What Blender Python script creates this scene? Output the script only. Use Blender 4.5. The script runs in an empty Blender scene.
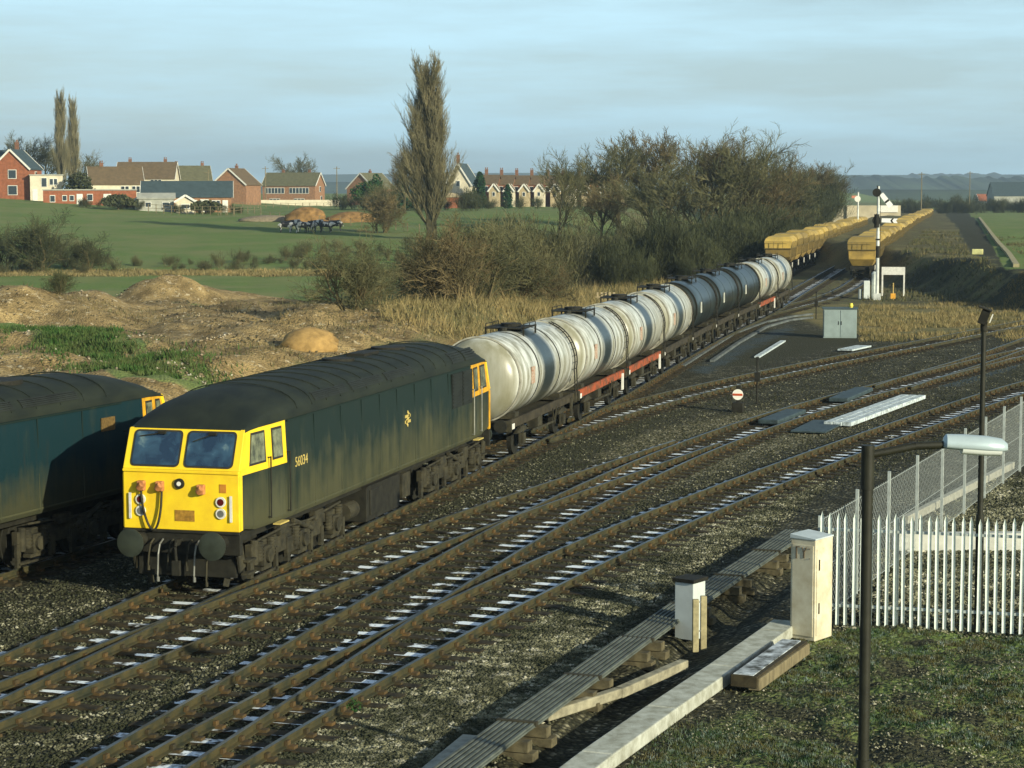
import bpy, math, random
import numpy as np
from mathutils import Vector, Matrix, Euler
random.seed(7); RNG = np.random.default_rng(7)
C = bpy.context.scene.collection
S = bpy.context.scene
# ------------------------------------------------------------------ camera
F, YAW, PIT, ROLL = 2050.5, 0.26127, 0.09290, -0.0016
CAM = np.array([16.757, -37.273, 7.926])
W, H = 1024, 768
fw = np.array([-math.sin(YAW)*math.cos(PIT), math.cos(YAW)*math.cos(PIT), -math.sin(PIT)])
r0 = np.array([math.cos(YAW), math.sin(YAW), 0.0]); u0 = np.cross(r0, fw)
rt = math.cos(ROLL)*r0+math.sin(ROLL)*u0; up = -math.sin(ROLL)*r0+math.cos(ROLL)*u0
cd = bpy.data.cameras.new('camera'); cam = bpy.data.objects.new('camera', cd); C.objects.link(cam)
cd.sensor_width = 36; cd.lens = F/W*36; cd.clip_start = 0.5; cd.clip_end = 20000
cam.matrix_world = Matrix(((rt[0], up[0], -fw[0], CAM[0]), (rt[1], up[1], -fw[1], CAM[1]), (rt[2], up[2], -fw[2], CAM[2]), (0, 0, 0, 1)))
S.camera = cam
# ------------------------------------------------------------------ sky, sun, exposure
SUN_EL = math.radians(17.5)
sh = np.array([1.0, -0.62]); sh /= np.linalg.norm(sh)
SUN = Vector((sh[0]*math.cos(SUN_EL), sh[1]*math.cos(SUN_EL), math.sin(SUN_EL)))
wd = bpy.data.worlds.new('World'); S.world = wd; wd.use_nodes = True
nt = wd.node_tree; nt.nodes.clear()
def wn(t, **k):
    n = nt.nodes.new(t)
    for a, b in k.items(): setattr(n, a, b)
    return n
out = wn('ShaderNodeOutputWorld'); bg = wn('ShaderNodeBackground'); bg.inputs[1].default_value = 0.08
sky = wn('ShaderNodeTexSky', sky_type='NISHITA', sun_disc=False, sun_elevation=math.radians(24), sun_rotation=math.atan2(SUN.x, SUN.y))
sky.air_density = 1.0; sky.dust_density = 1.2; sky.ozone_density = 1.6
tc = wn('ShaderNodeTexCoord'); mp = wn('ShaderNodeMapping'); mp.inputs['Scale'].default_value = (1.0, 1.0, 9.0); mp.inputs['Rotation'].default_value=(0,0,0.4)
nz = wn('ShaderNodeTexNoise'); nz.inputs['Scale'].default_value = 3.2; nz.inputs['Detail'].default_value = 8; nz.inputs['Roughness'].default_value = 0.6
cr = wn('ShaderNodeValToRGB'); cr.color_ramp.elements[0].position = 0.40; cr.color_ramp.elements[0].color = (.42, .42, .42, 1); cr.color_ramp.elements[1].position = 0.62; cr.color_ramp.elements[1].color = (.95, .95, .95, 1)
mx = wn('ShaderNodeMix', data_type='RGBA'); mx.inputs['B'].default_value = (6.3, 9.5, 11.0, 1)
L = nt.links.new
L(tc.outputs['Generated'], mp.inputs[0]); L(mp.outputs[0], nz.inputs['Vector']); L(nz.outputs[0], cr.inputs[0])
sep = wn('ShaderNodeSeparateXYZ'); L(tc.outputs['Generated'], sep.inputs[0])
hz_ = wn('ShaderNodeMapRange'); hz_.inputs['From Min'].default_value = .10; hz_.inputs['From Max'].default_value = .30; hz_.inputs['To Min'].default_value = 1; hz_.inputs['To Max'].default_value = .16; L(sep.outputs[2], hz_.inputs[0])
ml = wn('ShaderNodeMath', operation='MULTIPLY'); L(cr.outputs[0], ml.inputs[0]); L(hz_.outputs[0], ml.inputs[1]); L(ml.outputs[0], mx.inputs['Factor'])
L(sky.outputs[0], mx.inputs['A']); L(mx.outputs['Result'], bg.inputs[0]); L(bg.outputs[0], out.inputs[0])
sl = bpy.data.lights.new('sun', 'SUN'); sl.energy = 5.0; sl.angle = math.radians(0.6); sl.color = (1.0, 0.95, 0.72)
so = bpy.data.objects.new('sun', sl); C.objects.link(so); so.rotation_euler = SUN.to_track_quat('Z', 'Y').to_euler(); so.location = (0, 0, 50)
S.view_settings.view_transform = 'Standard'; S.view_settings.look = 'None'; S.view_settings.gamma = 1.0; S.view_settings.exposure = 0.45
S.view_settings.use_curve_mapping = False
S.cycles.max_bounces = 6; S.cycles.diffuse_bounces = 2; S.cycles.volume_bounces = 0; S.cycles.transparent_max_bounces = 6
S.cycles.volume_step_rate = 4

# ------------------------------------------------------------------ helpers: geometry of the site
def ray(px, py): return fw + rt*(px-W/2)/F - up*(py-H/2)/F
def G(px, py, z=-0.22):
    d = ray(px, py); t = (z-CAM[2])/d[2]; return CAM+d*t
def smooth(t): t = np.clip(t, 0, 1); return t*t*(3-2*t)
rng_tab = RNG.random((64, 64))
def vnoise(x, y):
    x = np.asarray(x, float); y = np.asarray(y, float)
    xi = np.floor(x).astype(int); yi = np.floor(y).astype(int); fx = smooth(x-xi); fy = smooth(y-yi)
    g = lambda a, b: rng_tab[a % 64, b % 64]
    return (g(xi, yi)*(1-fx)+g(xi+1, yi)*fx)*(1-fy)+(g(xi, yi+1)*(1-fx)+g(xi+1, yi+1)*fx)*fy
def fbm(x, y, o=4):
    s = 0; a = .5
    for i in range(o): s = s+a*vnoise(x*2**i+17*i, y*2**i+5*i); a *= .5
    return s
LB = ([-60, 20, 60, 110, 163, 250, 360, 500, 1200], [-9.5, -7.2, -9.5, -9.5, -13, -17, -24, -34, -90])   # left foot of the railway land
def latd(x, y):
    dx = x-CAM[0]; dy = y-CAM[1]; return dx*math.cos(YAW)+dy*math.sin(YAW), -dx*math.sin(YAW)+dy*math.cos(YAW)
def zt(x, y):
    x = np.asarray(x, float); y = np.asarray(y, float)
    lat, d = latd(x, y)
    lb = np.interp(y, *LB)
    z = np.full(x.shape, -0.22)
    o = lb-x                                        # distance out to the left of the railway land
    n = fbm(x*.12+3, y*.12, 3)
    plat = smooth((o-0.3+n*2)/6.0)*1.9*smooth((150-d)/45)
    z = z+plat
    hill = smooth((d-150)/190)*5.0*smooth((o-6)/34)
    z = z+hill
    z = z+2.4*np.clip((-lat-52)/38, 0, 1.2)*smooth((d-270)/80)
    rough = (fbm(x*.35, y*.35, 4)-.47)*np.where((o > 1) & (d < 150), 1.5, .35)*smooth(o/4)
    z = z+rough
    # mounds of tipped earth
    for (mx_, my_, h_, a_, b_) in MOUNDS:
        q = ((x-mx_)/a_)**2+((y-my_)/b_)**2
        z = z+h_*np.exp(-q*1.3)*(.75+.5*fbm(x*.6, y*.6, 3))
    # embankment on the right
    rise = smooth((lat-34.5-(195-np.clip(d, 140, 195))*-.0-2*fbm(y*.05, x*.05, 2)+1)/4.0)*smooth((d-132)/10)
    z = z+rise*(2.5+.8*(fbm(x*.15, y*.15, 3)-.45))
    z = z+.18*(fbm(x*.5, y*.5, 3)-.45)*smooth((lat-18)/5)*smooth((d-112)/10)
    # soft unevenness of the grass in the near right corner
    z = z+smooth((x-11.6)/1.5)*smooth((8-y)/6)*((fbm(x*1.3, y*1.3, 3)-.47)*.30+(fbm(x*5.2, y*5.2, 3)-.47)*.16)
    # dip below the cable route
    z = z-.18*smooth((x-9.6-.1*y-.5)/.4)*smooth((11.3+.1*y-x)/.6)*smooth((12-y)/6)
    return z
def ll(lat, d): return CAM[0]+lat*math.cos(YAW)-d*math.sin(YAW), CAM[1]+lat*math.sin(YAW)+d*math.cos(YAW)
def at(px, d):
    x, y = ll((px-512)/F*d, d); return x, y
def pz(px, py, z): p = G(px, py, z); return p[0], p[1]
MOUNDS = []
for (px, d, h, a, b) in ((160, 150, 1.5, 3.6, 3), (185, 151, 1.2, 3, 2.6), (225, 154, .9, 4.5, 3), (75, 112, 1.0, 4.5, 4), (20, 103, 1.4, 5, 4), (310, 96, 1.5, 1.9, 1.6), (260, 118, .7, 6, 4)):
    m = at(px, d); MOUNDS.append((m[0], m[1], h, a, b))
def zat(x, y): return float(zt(np.array([x]), np.array([y]))[0])
def GT(px, d):
    x, y = at(px, d); return x, y, zat(x, y)

# ------------------------------------------------------------------ helpers: meshes and tags
def tag(o, label=None, cat=None, group=None, kind=None):
    if label: o['label'] = label
    if cat: o['category'] = cat
    if group: o['group'] = group
    if kind: o['kind'] = kind
    return o
def thing(name, label, cat, loc=(0, 0, 0), rz=0, group=None):
    o = bpy.data.objects.new(name, None); C.objects.link(o); o.location = loc; o.rotation_euler = (0, 0, rz)
    return tag(o, label, cat, group)
def dup(root, loc, rz, label, group=None):
    def cp(o, parent):
        c = o.copy(); C.objects.link(c); c.parent = parent
        for ch in [k for k in o.children]: cp(ch, c)
        return c
    kids = list(root.children)
    r = root.copy(); C.objects.link(r); r.location = loc; r.rotation_euler = (0, 0, rz); r['label'] = label
    if group: r['group'] = group
    for k in kids: cp(k, r)
    return r
class MB:
    def __init__(s): s.v = []; s.f = []; s.m = []
    def add(s, vs, fs, mi=0):
        b = len(s.v); s.v += [tuple(map(float, v)) for v in vs]; s.f += [tuple(b+i for i in f) for f in fs]; s.m += [mi]*len(fs); return s
    def box(s, c, z, rot=None, mi=0):
        hx, hy, hz = z[0]/2, z[1]/2, z[2]/2
        vs = [Vector((x, y, w)) for x in (-hx, hx) for y in (-hy, hy) for w in (-hz, hz)]
        if rot is not None: R_ = Euler(rot).to_matrix(); vs = [R_ @ v for v in vs]
        vs = [v+Vector(c) for v in vs]
        return s.add(vs, [(0, 1, 3, 2), (4, 6, 7, 5), (0, 4, 5, 1), (2, 3, 7, 6), (0, 2, 6, 4), (1, 5, 7, 3)], mi)
    def bar(s, a, b, w, h=None, mi=0, upv=(0, 0, 1)):
        a = Vector(a); b = Vector(b); d = (b-a); l = d.length; d.normalize(); h = h or w
        u = Vector(upv)
        if abs(d.dot(u)) > .98: u = Vector((0, 1, 0))
        r = d.cross(u).normalized(); u = r.cross(d)
        vs = [p+r*x+u*z for p in (a, b) for x, z in ((-w/2, -h/2), (w/2, -h/2), (w/2, h/2), (-w/2, h/2))]
        return s.add(vs, [(3, 2, 1, 0), (4, 5, 6, 7), (0, 1, 5, 4), (1, 2, 6, 5), (2, 3, 7, 6), (3, 0, 4, 7)], mi)
    def cyl(s, a, b, r, r2=None, n=12, cap=True, mi=0):
        a = Vector(a); b = Vector(b); d = (b-a).normalized(); r2 = r if r2 is None else r2
        u = Vector((0, 0, 1)) if abs(d.z) < .9 else Vector((1, 0, 0))
        x = d.cross(u).normalized(); y = d.cross(x)
        vs = []
        for p, q in ((a, r), (b, r2)):
            for i in range(n):
                t = 2*math.pi*i/n; vs.append(p+x*math.cos(t)*q+y*math.sin(t)*q)
        fs = [(i, (i+1) % n, n+(i+1) % n, n+i) for i in range(n)]
        if cap: fs += [tuple(range(n))[::-1], tuple(range(n, 2*n))]
        return s.add(vs, fs, mi)
    def tube(s, pts, r, n=8, mi=0):
        for a, b in zip(pts[:-1], pts[1:]): s.cyl(a, b, r, n=n, mi=mi)
        return s
    def prism(s, poly, f0, f1, mi=0):      # poly of 2D points; f0/f1 map (u,v)->3D for both ends
        n = len(poly); vs = [f0(*p) for p in poly]+[f1(*p) for p in poly]
        return s.add(vs, [tuple(range(n))[::-1], tuple(range(n, 2*n))]+[(i, (i+1) % n, n+(i+1) % n, n+i) for i in range(n)], mi)
    def loft(s, rings, cap=True, mi=0, closed=True):
        n = len(rings[0]); vs = [p for r in rings for p in r]; fs = []
        for k in range(len(rings)-1):
            for i in range(n if closed else n-1):
                j = (i+1) % n; fs.append((k*n+i, k*n+j, (k+1)*n+j, (k+1)*n+i))
        if cap and closed: fs += [tuple(range(n))[::-1], tuple(range((len(rings)-1)*n, len(rings)*n))]
        return s.add(vs, fs, mi)
    def mesh(s, name, mats, smooth_=False, fix=True):
        me = bpy.data.meshes.new(name); me.from_pydata(s.v, [], s.f)
        for m in (mats if isinstance(mats, (list, tuple)) else [mats]): me.materials.append(m)
        me.polygons.foreach_set('material_index', s.m)
        if smooth_: me.polygons.foreach_set('use_smooth', [True]*len(s.f))
        me.update()
        if fix:
            import bmesh
            bm = bmesh.new(); bm.from_mesh(me); bmesh.ops.recalc_face_normals(bm, faces=bm.faces); bm.to_mesh(me); bm.free()
        return me
    def build(s, name, mats, parent=None, smooth_=False, bevel=0, loc=None, autos=False):
        me = s.mesh(name, mats, smooth_ or autos)
        if autos: me.set_sharp_from_angle(angle=math.radians(38))
        o = bpy.data.objects.new(name, me); C.objects.link(o); o.parent = parent
        if loc: o.location = loc
        if bevel:
            b = o.modifiers.new('b', 'BEVEL'); b.width = bevel; b.segments = 2; b.limit_method = 'ANGLE'
        return o
# ------------------------------------------------------------------ helpers: materials
MATS = {}
def newmat(name):
    m = bpy.data.materials.new(name); m.use_nodes = True; n = m.node_tree.nodes; b = n['Principled BSDF']; MATS[name] = m
    return m, m.node_tree, b
def node(nt_, t, ins=None, **k):
    n = nt_.nodes.new(t)
    for a, v in k.items(): setattr(n, a, v)
    for a, v in (ins or {}).items():
        if isinstance(v, bpy.types.NodeSocket): nt_.links.new(v, n.inputs[a])
        else: n.inputs[a].default_value = v
    return n
def ramp(nt_, fac, stops, interp='LINEAR'):
    n = nt_.nodes.new('ShaderNodeValToRGB'); nt_.links.new(fac, n.inputs[0]); e = n.color_ramp.elements; n.color_ramp.interpolation = interp
    while len(e) < len(stops): e.new(0.5)
    for i, (p, c) in enumerate(stops):
        e[i].position = p; e[i].color = (c, c, c, 1) if isinstance(c, (int, float)) else (*c, 1)
    return n.outputs[0]
def mixc(nt_, f, a, b, mode='MIX'):
    n = nt_.nodes.new('ShaderNodeMix'); n.data_type = 'RGBA'; n.blend_type = mode
    for k, v in (('Factor', f), ('A', a), ('B', b)):
        if isinstance(v, bpy.types.NodeSocket): nt_.links.new(v, n.inputs[k])
        elif k == 'Factor': n.inputs[k].default_value = v
        else: n.inputs[k].default_value = (*v, 1)
    return n.outputs['Result']
def math_(nt_, op, a, b=None, c=None, clamp=False):
    n = nt_.nodes.new('ShaderNodeMath'); n.operation = op; n.use_clamp = clamp
    for i, v in enumerate((a, b, c)):
        if v is None: continue
        if isinstance(v, bpy.types.NodeSocket): nt_.links.new(v, n.inputs[i])
        else: n.inputs[i].default_value = v
    return n.outputs[0]
def noise(nt_, vec, scale, detail=4, rough=.55, dist=0):
    n = node(nt_, 'ShaderNodeTexNoise', {'Scale': scale, 'Detail': detail, 'Roughness': rough, 'Distortion': dist})
    if vec is not None: nt_.links.new(vec, n.inputs['Vector'])
    return n.outputs['Fac']
def mat(name, col, rough=.7, metal=0, var=.35, scale=3, col2=None, bump=0, bscale=30, spec=.3, coord='Object', stretch=None):
    """a painted, stained or weathered surface: two colours mottled by noise"""
    if name in MATS: return MATS[name]
    m, t, b = newmat(name)
    tc_ = node(t, 'ShaderNodeTexCoord'); v = tc_.outputs[coord]
    if stretch: v = node(t, 'ShaderNodeMapping', {'Vector': v, 'Scale': stretch}).outputs[0]
    c2 = col2 or tuple(x*(1-var) for x in col)
    f = noise(t, v, scale, 6, .6); fr = ramp(t, f, [(.35, 0.0), (.65, 1.0)])
    t.links.new(mixc(t, fr, col, c2), b.inputs['Base Color'])
    b.inputs['Roughness'].default_value = rough; b.inputs['Metallic'].default_value = metal; b.inputs['Specular IOR Level'].default_value = spec
    if bump:
        bn = node(t, 'ShaderNodeBump', {'Strength': bump, 'Distance': .02, 'Height': noise(t, v, bscale, 4)})
        t.links.new(bn.outputs[0], b.inputs['Normal'])
    return m
# ================================================================== GROUND
def ground_material():
    m, t, b = newmat('ground')
    geo = node(t, 'ShaderNodeNewGeometry'); P = geo.outputs['Position']
    a1 = node(t, 'ShaderNodeAttribute', attribute_name='w1'); a2 = node(t, 'ShaderNodeAttribute', attribute_name='w2')
    s1 = node(t, 'ShaderNodeSeparateColor', {'Color': a1.outputs['Color']}); s2 = node(t, 'ShaderNodeSeparateColor', {'Color': a2.outputs['Color']})
    nb = noise(t, P, .8, 5); nf = noise(t, P, 7, 4); nm = noise(t, P, .15, 5); nl = noise(t, P, 25, 3)
    vor = node(t, 'ShaderNodeTexVoronoi', {'Vector': P, 'Scale': 11.0}); vd = vor.outputs['Distance']; vc = node(t, 'ShaderNodeSeparateColor', {'Color': vor.outputs['Color']}).outputs[0]
    vor2 = node(t, 'ShaderNodeTexVoronoi', {'Vector': P, 'Scale': 4.0})
    # ballast: dark grime, brown stones and some pale ones
    bal = ramp(t, vc, [(0.0, (.025, .026, .016)), (.45, (.055, .053, .032)), (.75, (.10, .095, .055)), (.93, (.25, .23, .15)), (1, (.40, .37, .27))])
    bal = mixc(t, ramp(t, nb, [(.38, 0.0), (.62, .85)]), bal, mixc(t, nf, (.016, .018, .009), (.05, .043, .02)))
    bal = mixc(t, ramp(t, vd, [(.3, 0.0), (.62, .6)]), bal, (.010, .011, .008))
    # clean khaki ballast
    cb = ramp(t, vc, [(0, (.07, .065, .035)), (.4, (.14, .125, .065)), (.8, (.27, .24, .14)), (1, (.46, .42, .3))])
    cb = mixc(t, ramp(t, vd, [(.3, 0.0), (.62, .6)]), cb, (.02, .02, .012))
    # grass
    gr = mixc(t, ramp(t, nf, [(.3, 0.0), (.7, 1.0)]), (.090, .150, .032), (.155, .205, .06))
    gr = mixc(t, ramp(t, nm, [(.4, 0.0), (.65, .8)]), gr, (.19, .195, .075))
    # earth: tan, with pale lumps of rubble
    ea = mixc(t, ramp(t, nb, [(.33, 0.0), (.66, 1.0)]), (.15, .105, .045), (.40, .285, .125))
    ea = mixc(t, ramp(t, nf, [(.5, 0.0), (.68, .75)]), ea, (.05, .042, .022))
    ea = mixc(t, ramp(t, noise(t, P, 2.2, 5, .7), [(.58, 0.0), (.64, .8)]), ea, (.52, .43, .28))
    # dark ash, also standing in for shade on the right bank
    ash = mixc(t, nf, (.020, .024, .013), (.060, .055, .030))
    # dry grass
    dg = mixc(t, ramp(t, nb, [(.35, 0.0), (.65, 1.0)]), (.27, .21, .09), (.12, .125, .05))
    dg = mixc(t, ramp(t, nl, [(.45, 0.0), (.6, .5)]), dg, (.04, .035, .016))
    wet = mixc(t, nf, (.022, .032, .034), (.075, .095, .10))
    thr = lambda w: ramp(t, math_(t, 'ADD', w, math_(t, 'MULTIPLY', math_(t, 'SUBTRACT', math_(t, 'ADD', math_(t, 'MULTIPLY', nb, .6), math_(t, 'MULTIPLY', nf, .4)), .5), .9)), [(.42, 0.0), (.6, 1.0)])
    c = bal
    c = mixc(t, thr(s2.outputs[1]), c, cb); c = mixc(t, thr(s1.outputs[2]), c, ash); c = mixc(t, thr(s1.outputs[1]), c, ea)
    c = mixc(t, thr(s2.outputs[2]), c, wet); c = mixc(t, thr(s1.outputs[0]), c, gr); c = mixc(t, thr(s2.outputs[0]), c, dg)
    t.links.new(c, b.inputs['Base Color']); b.inputs['Roughness'].default_value = .95; b.inputs['Specular IOR Level'].default_value = .15
    hgt = math_(t, 'ADD', math_(t, 'MULTIPLY', vd, -1.0), math_(t, 'MULTIPLY', nf, .7))
    bn = node(t, 'ShaderNodeBump', {'Strength': .9, 'Distance': .06, 'Height': hgt}); t.links.new(bn.outputs[0], b.inputs['Normal'])
    return m
def field_poly(pts, x, y, soft):
    """soft inside-ness (0..1) of points for a ground polygon"""
    x = np.asarray(x); y = np.asarray(y); ins = np.zeros(x.shape, bool); dist = np.full(x.shape, 1e9)
    n = len(pts)
    for i in range(n):
        x0, y0 = pts[i]; x1, y1 = pts[(i+1) % n]
        c_ = ((y0 > y) != (y1 > y)); dy = (y1-y0) if abs(y1-y0) > 1e-9 else 1e-9
        ins ^= c_ & (x < (x1-x0)*(y-y0)/dy+x0)
        ex, ey = x1-x0, y1-y0; tt = np.clip(((x-x0)*ex+(y-y0)*ey)/(ex*ex+ey*ey+1e-9), 0, 1)
        dist = np.minimum(dist, np.hypot(x-x0-tt*ex, y-y0-tt*ey))
    return np.clip(.5+np.where(ins, 1, -1)*dist/soft*.5, 0, 1)
def seg_d(x, y, a, b):
    ex, ey = b[0]-a[0], b[1]-a[1]; t_ = np.clip(((x-a[0])*ex+(y-a[1])*ey)/(ex*ex+ey*ey), 0, 1); return np.hypot(x-a[0]-t_*ex, y-a[1]-t_*ey)
def weights(x, y):
    lat, d = latd(x, y); lb = np.interp(y, *LB); o = lb-x
    z = np.zeros(x.shape)
    n1 = fbm(x*.07, y*.07, 4); n2 = fbm(x*.25+9, y*.25, 4)
    grass = z.copy(); earth = z.copy(); ash = z.copy(); dry = z.copy(); clean = z.copy(); wet = z.copy()
    left = smooth((o+1)/4)
    # ---- left land
    e = left*smooth((168-d)/30); earth = np.maximum(earth, e*(.95))
    gband = smooth((d-126-(lat+30)*.25)/18)*left
    grass = np.maximum(grass, gband*(.55+.5*n1)); 
    px_ = lat/np.maximum(d, 1)*F+512
    grass = np.maximum(grass, left*smooth((d-150)/16)*1.0)
    for (mx_, my_, h_, a_, b_) in MOUNDS:
        mm = np.exp(-(((x-mx_)/a_)**2+((y-my_)/b_)**2)*.8); earth = np.maximum(earth, mm*1.3); grass = grass*(1-smooth(mm*2.2))
    grass = np.maximum(grass, left*smooth((1-seg_d(x, y, ll(-21.5, 95), ll(-11.5, 69))/2.6)*1.3+(n2-.45)*1.2)*1.1)      # green bank among the rubble
    ash = np.maximum(ash, left*smooth((d-112)/4)*smooth((138-d)/8)*(n1*1.5)*smooth((-8-lat)/10)); earth = earth*(1-smooth((ash-.45)/.2))
    dry = np.maximum(dry, left*np.exp(-((d-190-n1*8)/5)**2)*.75)
    dry = np.maximum(dry, left*smooth((lat+16)/12)*smooth((d-92)/15)*smooth((240-d)/60)*(.45+.5*n2))
    dry = np.maximum(dry, left*smooth((d-262)/30)*smooth((lat+25)/12)*.8*n1)
    dry = np.maximum(dry, left*smooth((.9*o)/3)*smooth((6-o)/4)*smooth((d-60)/20)*.75)
    # ---- railway land
    rail = 1-left
    near = rail*smooth((128-d)/20)
    # clean khaki strip right of the last track and odd patches
    cl = field_poly([pz(*q, -.22) for q in ((60, 800), (440, 800), (690, 560), (820, 490), (820, 470), (640, 540), (480, 640), (300, 760))], x, y, .9)
    clean = np.maximum(clean, cl*1.05)
    cl2 = field_poly([pz(*q, -.22) for q in ((590, 500), (650, 470), (790, 430), (870, 415), (850, 430), (700, 480), (600, 520))], x, y, 1.0)
    clean = np.maximum(clean, cl2*.85)
    cl3 = field_poly([pz(*q, -.22) for q in ((590, 455), (640, 430), (750, 410), (850, 395), (800, 408), (720, 432), (620, 465))], x, y, 1.2)
    clean = np.maximum(clean, cl3*.8)
    ashp = field_poly([pz(*q, -.22) for q in ((440, 500), (560, 440), (640, 405), (700, 410), (620, 445), (530, 480), (460, 510))], x, y, 1.5)
    ash = np.maximum(ash, ashp*.9)
    ashq = field_poly([pz(*q, -.22) for q in ((690, 372), (760, 330), (830, 330), (1000, 320), (860, 345), (760, 365))], x, y, 3)
    ash = np.maximum(ash, ashq*.95)
    ashr = field_poly([pz(*q, -.22) for q in ((880, 420), (1024, 360), (1100, 350), (1100, 370), (930, 425))], x, y, 2)
    ash = np.maximum(ash, ashr*.8)
    wp = field_poly([pz(*q, -.22) for q in ((685, 372), (730, 345), (790, 322), (800, 330), (755, 350), (715, 375))], x, y, 1.5)
    wet = np.maximum(wet, wp*.8)
    wet = np.maximum(wet, smooth((1.6-np.abs(x-np.interp(y, [45, 60, 90], [11, 14, 19])))/1.5)*smooth((y-44)/10)*.75)
    # inside the fence right
    inside = smooth((x-12.9-.13*y)/.4)*smooth((y-1.5)/.3)*smooth((60-y)/10)
    clean = np.maximum(clean, inside*(.6+.3*n2)); 
    # near grass corner
    ng = smooth((x-np.interp(y, [-30, -9.5, 0.2, 1], [9.5, 11.0, 12.2, 12.8]))/.35)*smooth((1.7-y)/.5)
    grass = np.maximum(grass, ng*(.1+1.1*fbm(x*.9, y*.9, 3))); ash = np.where(ng > .3, .45+.5*n2, ash)
    ditch = smooth((x-9.9-.1*y)/.3)*smooth((11.6+.1*y-x)/.5)*smooth((11-y)/3)
    ash = np.maximum(ash, ditch*.5*n2*1.6); clean = clean*(1-ditch)
    # far yard
    fy = rail*smooth((d-128)/20)
    dry = np.maximum(dry, smooth((lat-16)/5)*smooth((d-112)/10)*(.85))
    # dark cinder bank; the ground colour also carries the shade of its slope
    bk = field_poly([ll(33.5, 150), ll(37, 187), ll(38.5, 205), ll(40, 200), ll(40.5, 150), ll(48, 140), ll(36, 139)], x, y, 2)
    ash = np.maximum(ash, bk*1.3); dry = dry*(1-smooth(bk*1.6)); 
    ftop = smooth((lat-39.5)/2)*smooth((d-140)/10)
    grass = np.maximum(grass, smooth((lat-np.interp(d, [140, 200, 260, 500, 900], [37.5, 47, 62, 116, 200]))/2)*smooth((d-150)/20)*1.2)
    pc = np.interp(d, [150, 180, 265, 350, 506, 700], [38.5, 42.5, 60, 78, 110, 150])
    pth = smooth((np.interp(d, [150, 300, 700], [2.0, 2.2, 4])-np.abs(lat-pc))/1.0)*smooth((d-175)/20)
    gr2 = smooth((4-np.abs(lat-pc-2))/1.5)*smooth((d-170)/20)*.8
    grass = np.maximum(grass, gr2); dry = np.where((lat > 20) & (d > 150), np.maximum(dry*.6, .1+.75*n2), dry); ash = np.where((lat > 20) & (d > 150), np.maximum(ash, .25+.7*n1), ash); grass = np.maximum(grass, (n2 > .5)*.5*(lat > 20)*(d > 160)*n1*1.6); grass = grass*(1-pth); dry = dry*(1-pth); ash = np.maximum(ash, pth)
    far = smooth((d-600)/200); grass = np.maximum(grass, far)
    fld = smooth((lat-np.interp(d, [140, 155, 237, 350, 556, 900], [33, 36.5, 54.5, 79, 125, 201]))/1.5)*smooth((d-153)/6); dry = dry*(1-fld); ash = ash*(1-fld); grass = np.maximum(grass*(1-fld), fld*1.3)
    return grass, earth, ash, dry, clean, wet
def build_ground():
    rs = [2.5]
    while rs[-1] < 9000: rs.append(rs[-1]*(1.0075 if 25 < rs[-1] < 190 else 1.025 if rs[-1] < 700 else 1.08))
    rs = np.array(rs)
    ang = np.concatenate([np.linspace(-math.pi, -.34, 26)[:-1], np.linspace(-.34, .34, 330), np.linspace(.34, math.pi, 26)[1:-1]])
    A, Rr = np.meshgrid(ang, rs); lat = np.sin(A)*Rr; d = np.cos(A)*Rr
    x, y = ll(lat, d); z = zt(x, y); nr, na = x.shape
    v = np.stack([x, y, z], -1).reshape(-1, 3); v = np.vstack([v, [[CAM[0], CAM[1], -.22]]])
    i = np.arange((nr-1)*na); r_ = i//na; a_ = i % na; a2 = (a_+1) % na
    f = np.stack([r_*na+a_, (r_+1)*na+a_, (r_+1)*na+a2, r_*na+a2], -1)[:, ::-1]
    me = bpy.data.meshes.new('ground'); faces = [tuple(q) for q in f.tolist()]+[(k, (k+1) % na, nr*na) for k in range(na)]
    me.from_pydata(v.tolist(), [], faces); me.update()
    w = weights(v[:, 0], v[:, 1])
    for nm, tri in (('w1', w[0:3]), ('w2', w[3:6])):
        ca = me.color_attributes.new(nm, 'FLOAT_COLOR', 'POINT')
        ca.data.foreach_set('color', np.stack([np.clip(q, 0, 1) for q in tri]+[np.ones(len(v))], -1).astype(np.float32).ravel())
    me.materials.append(ground_material()); me.polygons.foreach_set('use_smooth', [True]*len(faces))
    o = bpy.data.objects.new('ground', me); C.objects.link(o); tag(o, kind='structure')
    # make sure normals point up
    if me.polygons[nr*na//2].normal.z < 0: me.flip_normals()
build_ground()
# ------------------------------------------------------------------ far hills
def hills():
    m = mat('hill_green', (.055, .080, .035), .95, var=.6, scale=.012, col2=(.012, .020, .010), coord='Object')
    for k, (d, base, h) in enumerate(((1500, 1.5, 9), (2500, 2, 22), (4300, 5, 48))):
        mb = MB(); n = 1600; lats = np.linspace(-.12*d if k else .10*d, .5*d, n)
        hh = base+h*(.70+.42*fbm(lats/d*3+k*7, lats*0+k, 3))
        hh = hh+(vnoise(lats/90., lats*0+3*k) > .45)*(vnoise(lats/16., lats*0+3*k)*3+vnoise(lats/5.5, lats*0+k)*3)*(.8, 1.3, 1.0)[k]
        top = [(*ll(a, d+h*3), b) for a, b in zip(lats, hh)]
        mid = [(*ll(a, d-h*3), b*.45) for a, b in zip(lats, hh)]; bot = [(*ll(a, d-h*12), -3) for a in lats]; back = [(*ll(a, d+h*15), -3) for a in lats]
        mb.loft([bot, mid, top, back], cap=False, closed=False)
        o = mb.build('hills', m, smooth_=True); tag(o, kind='structure')
hills()
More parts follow.
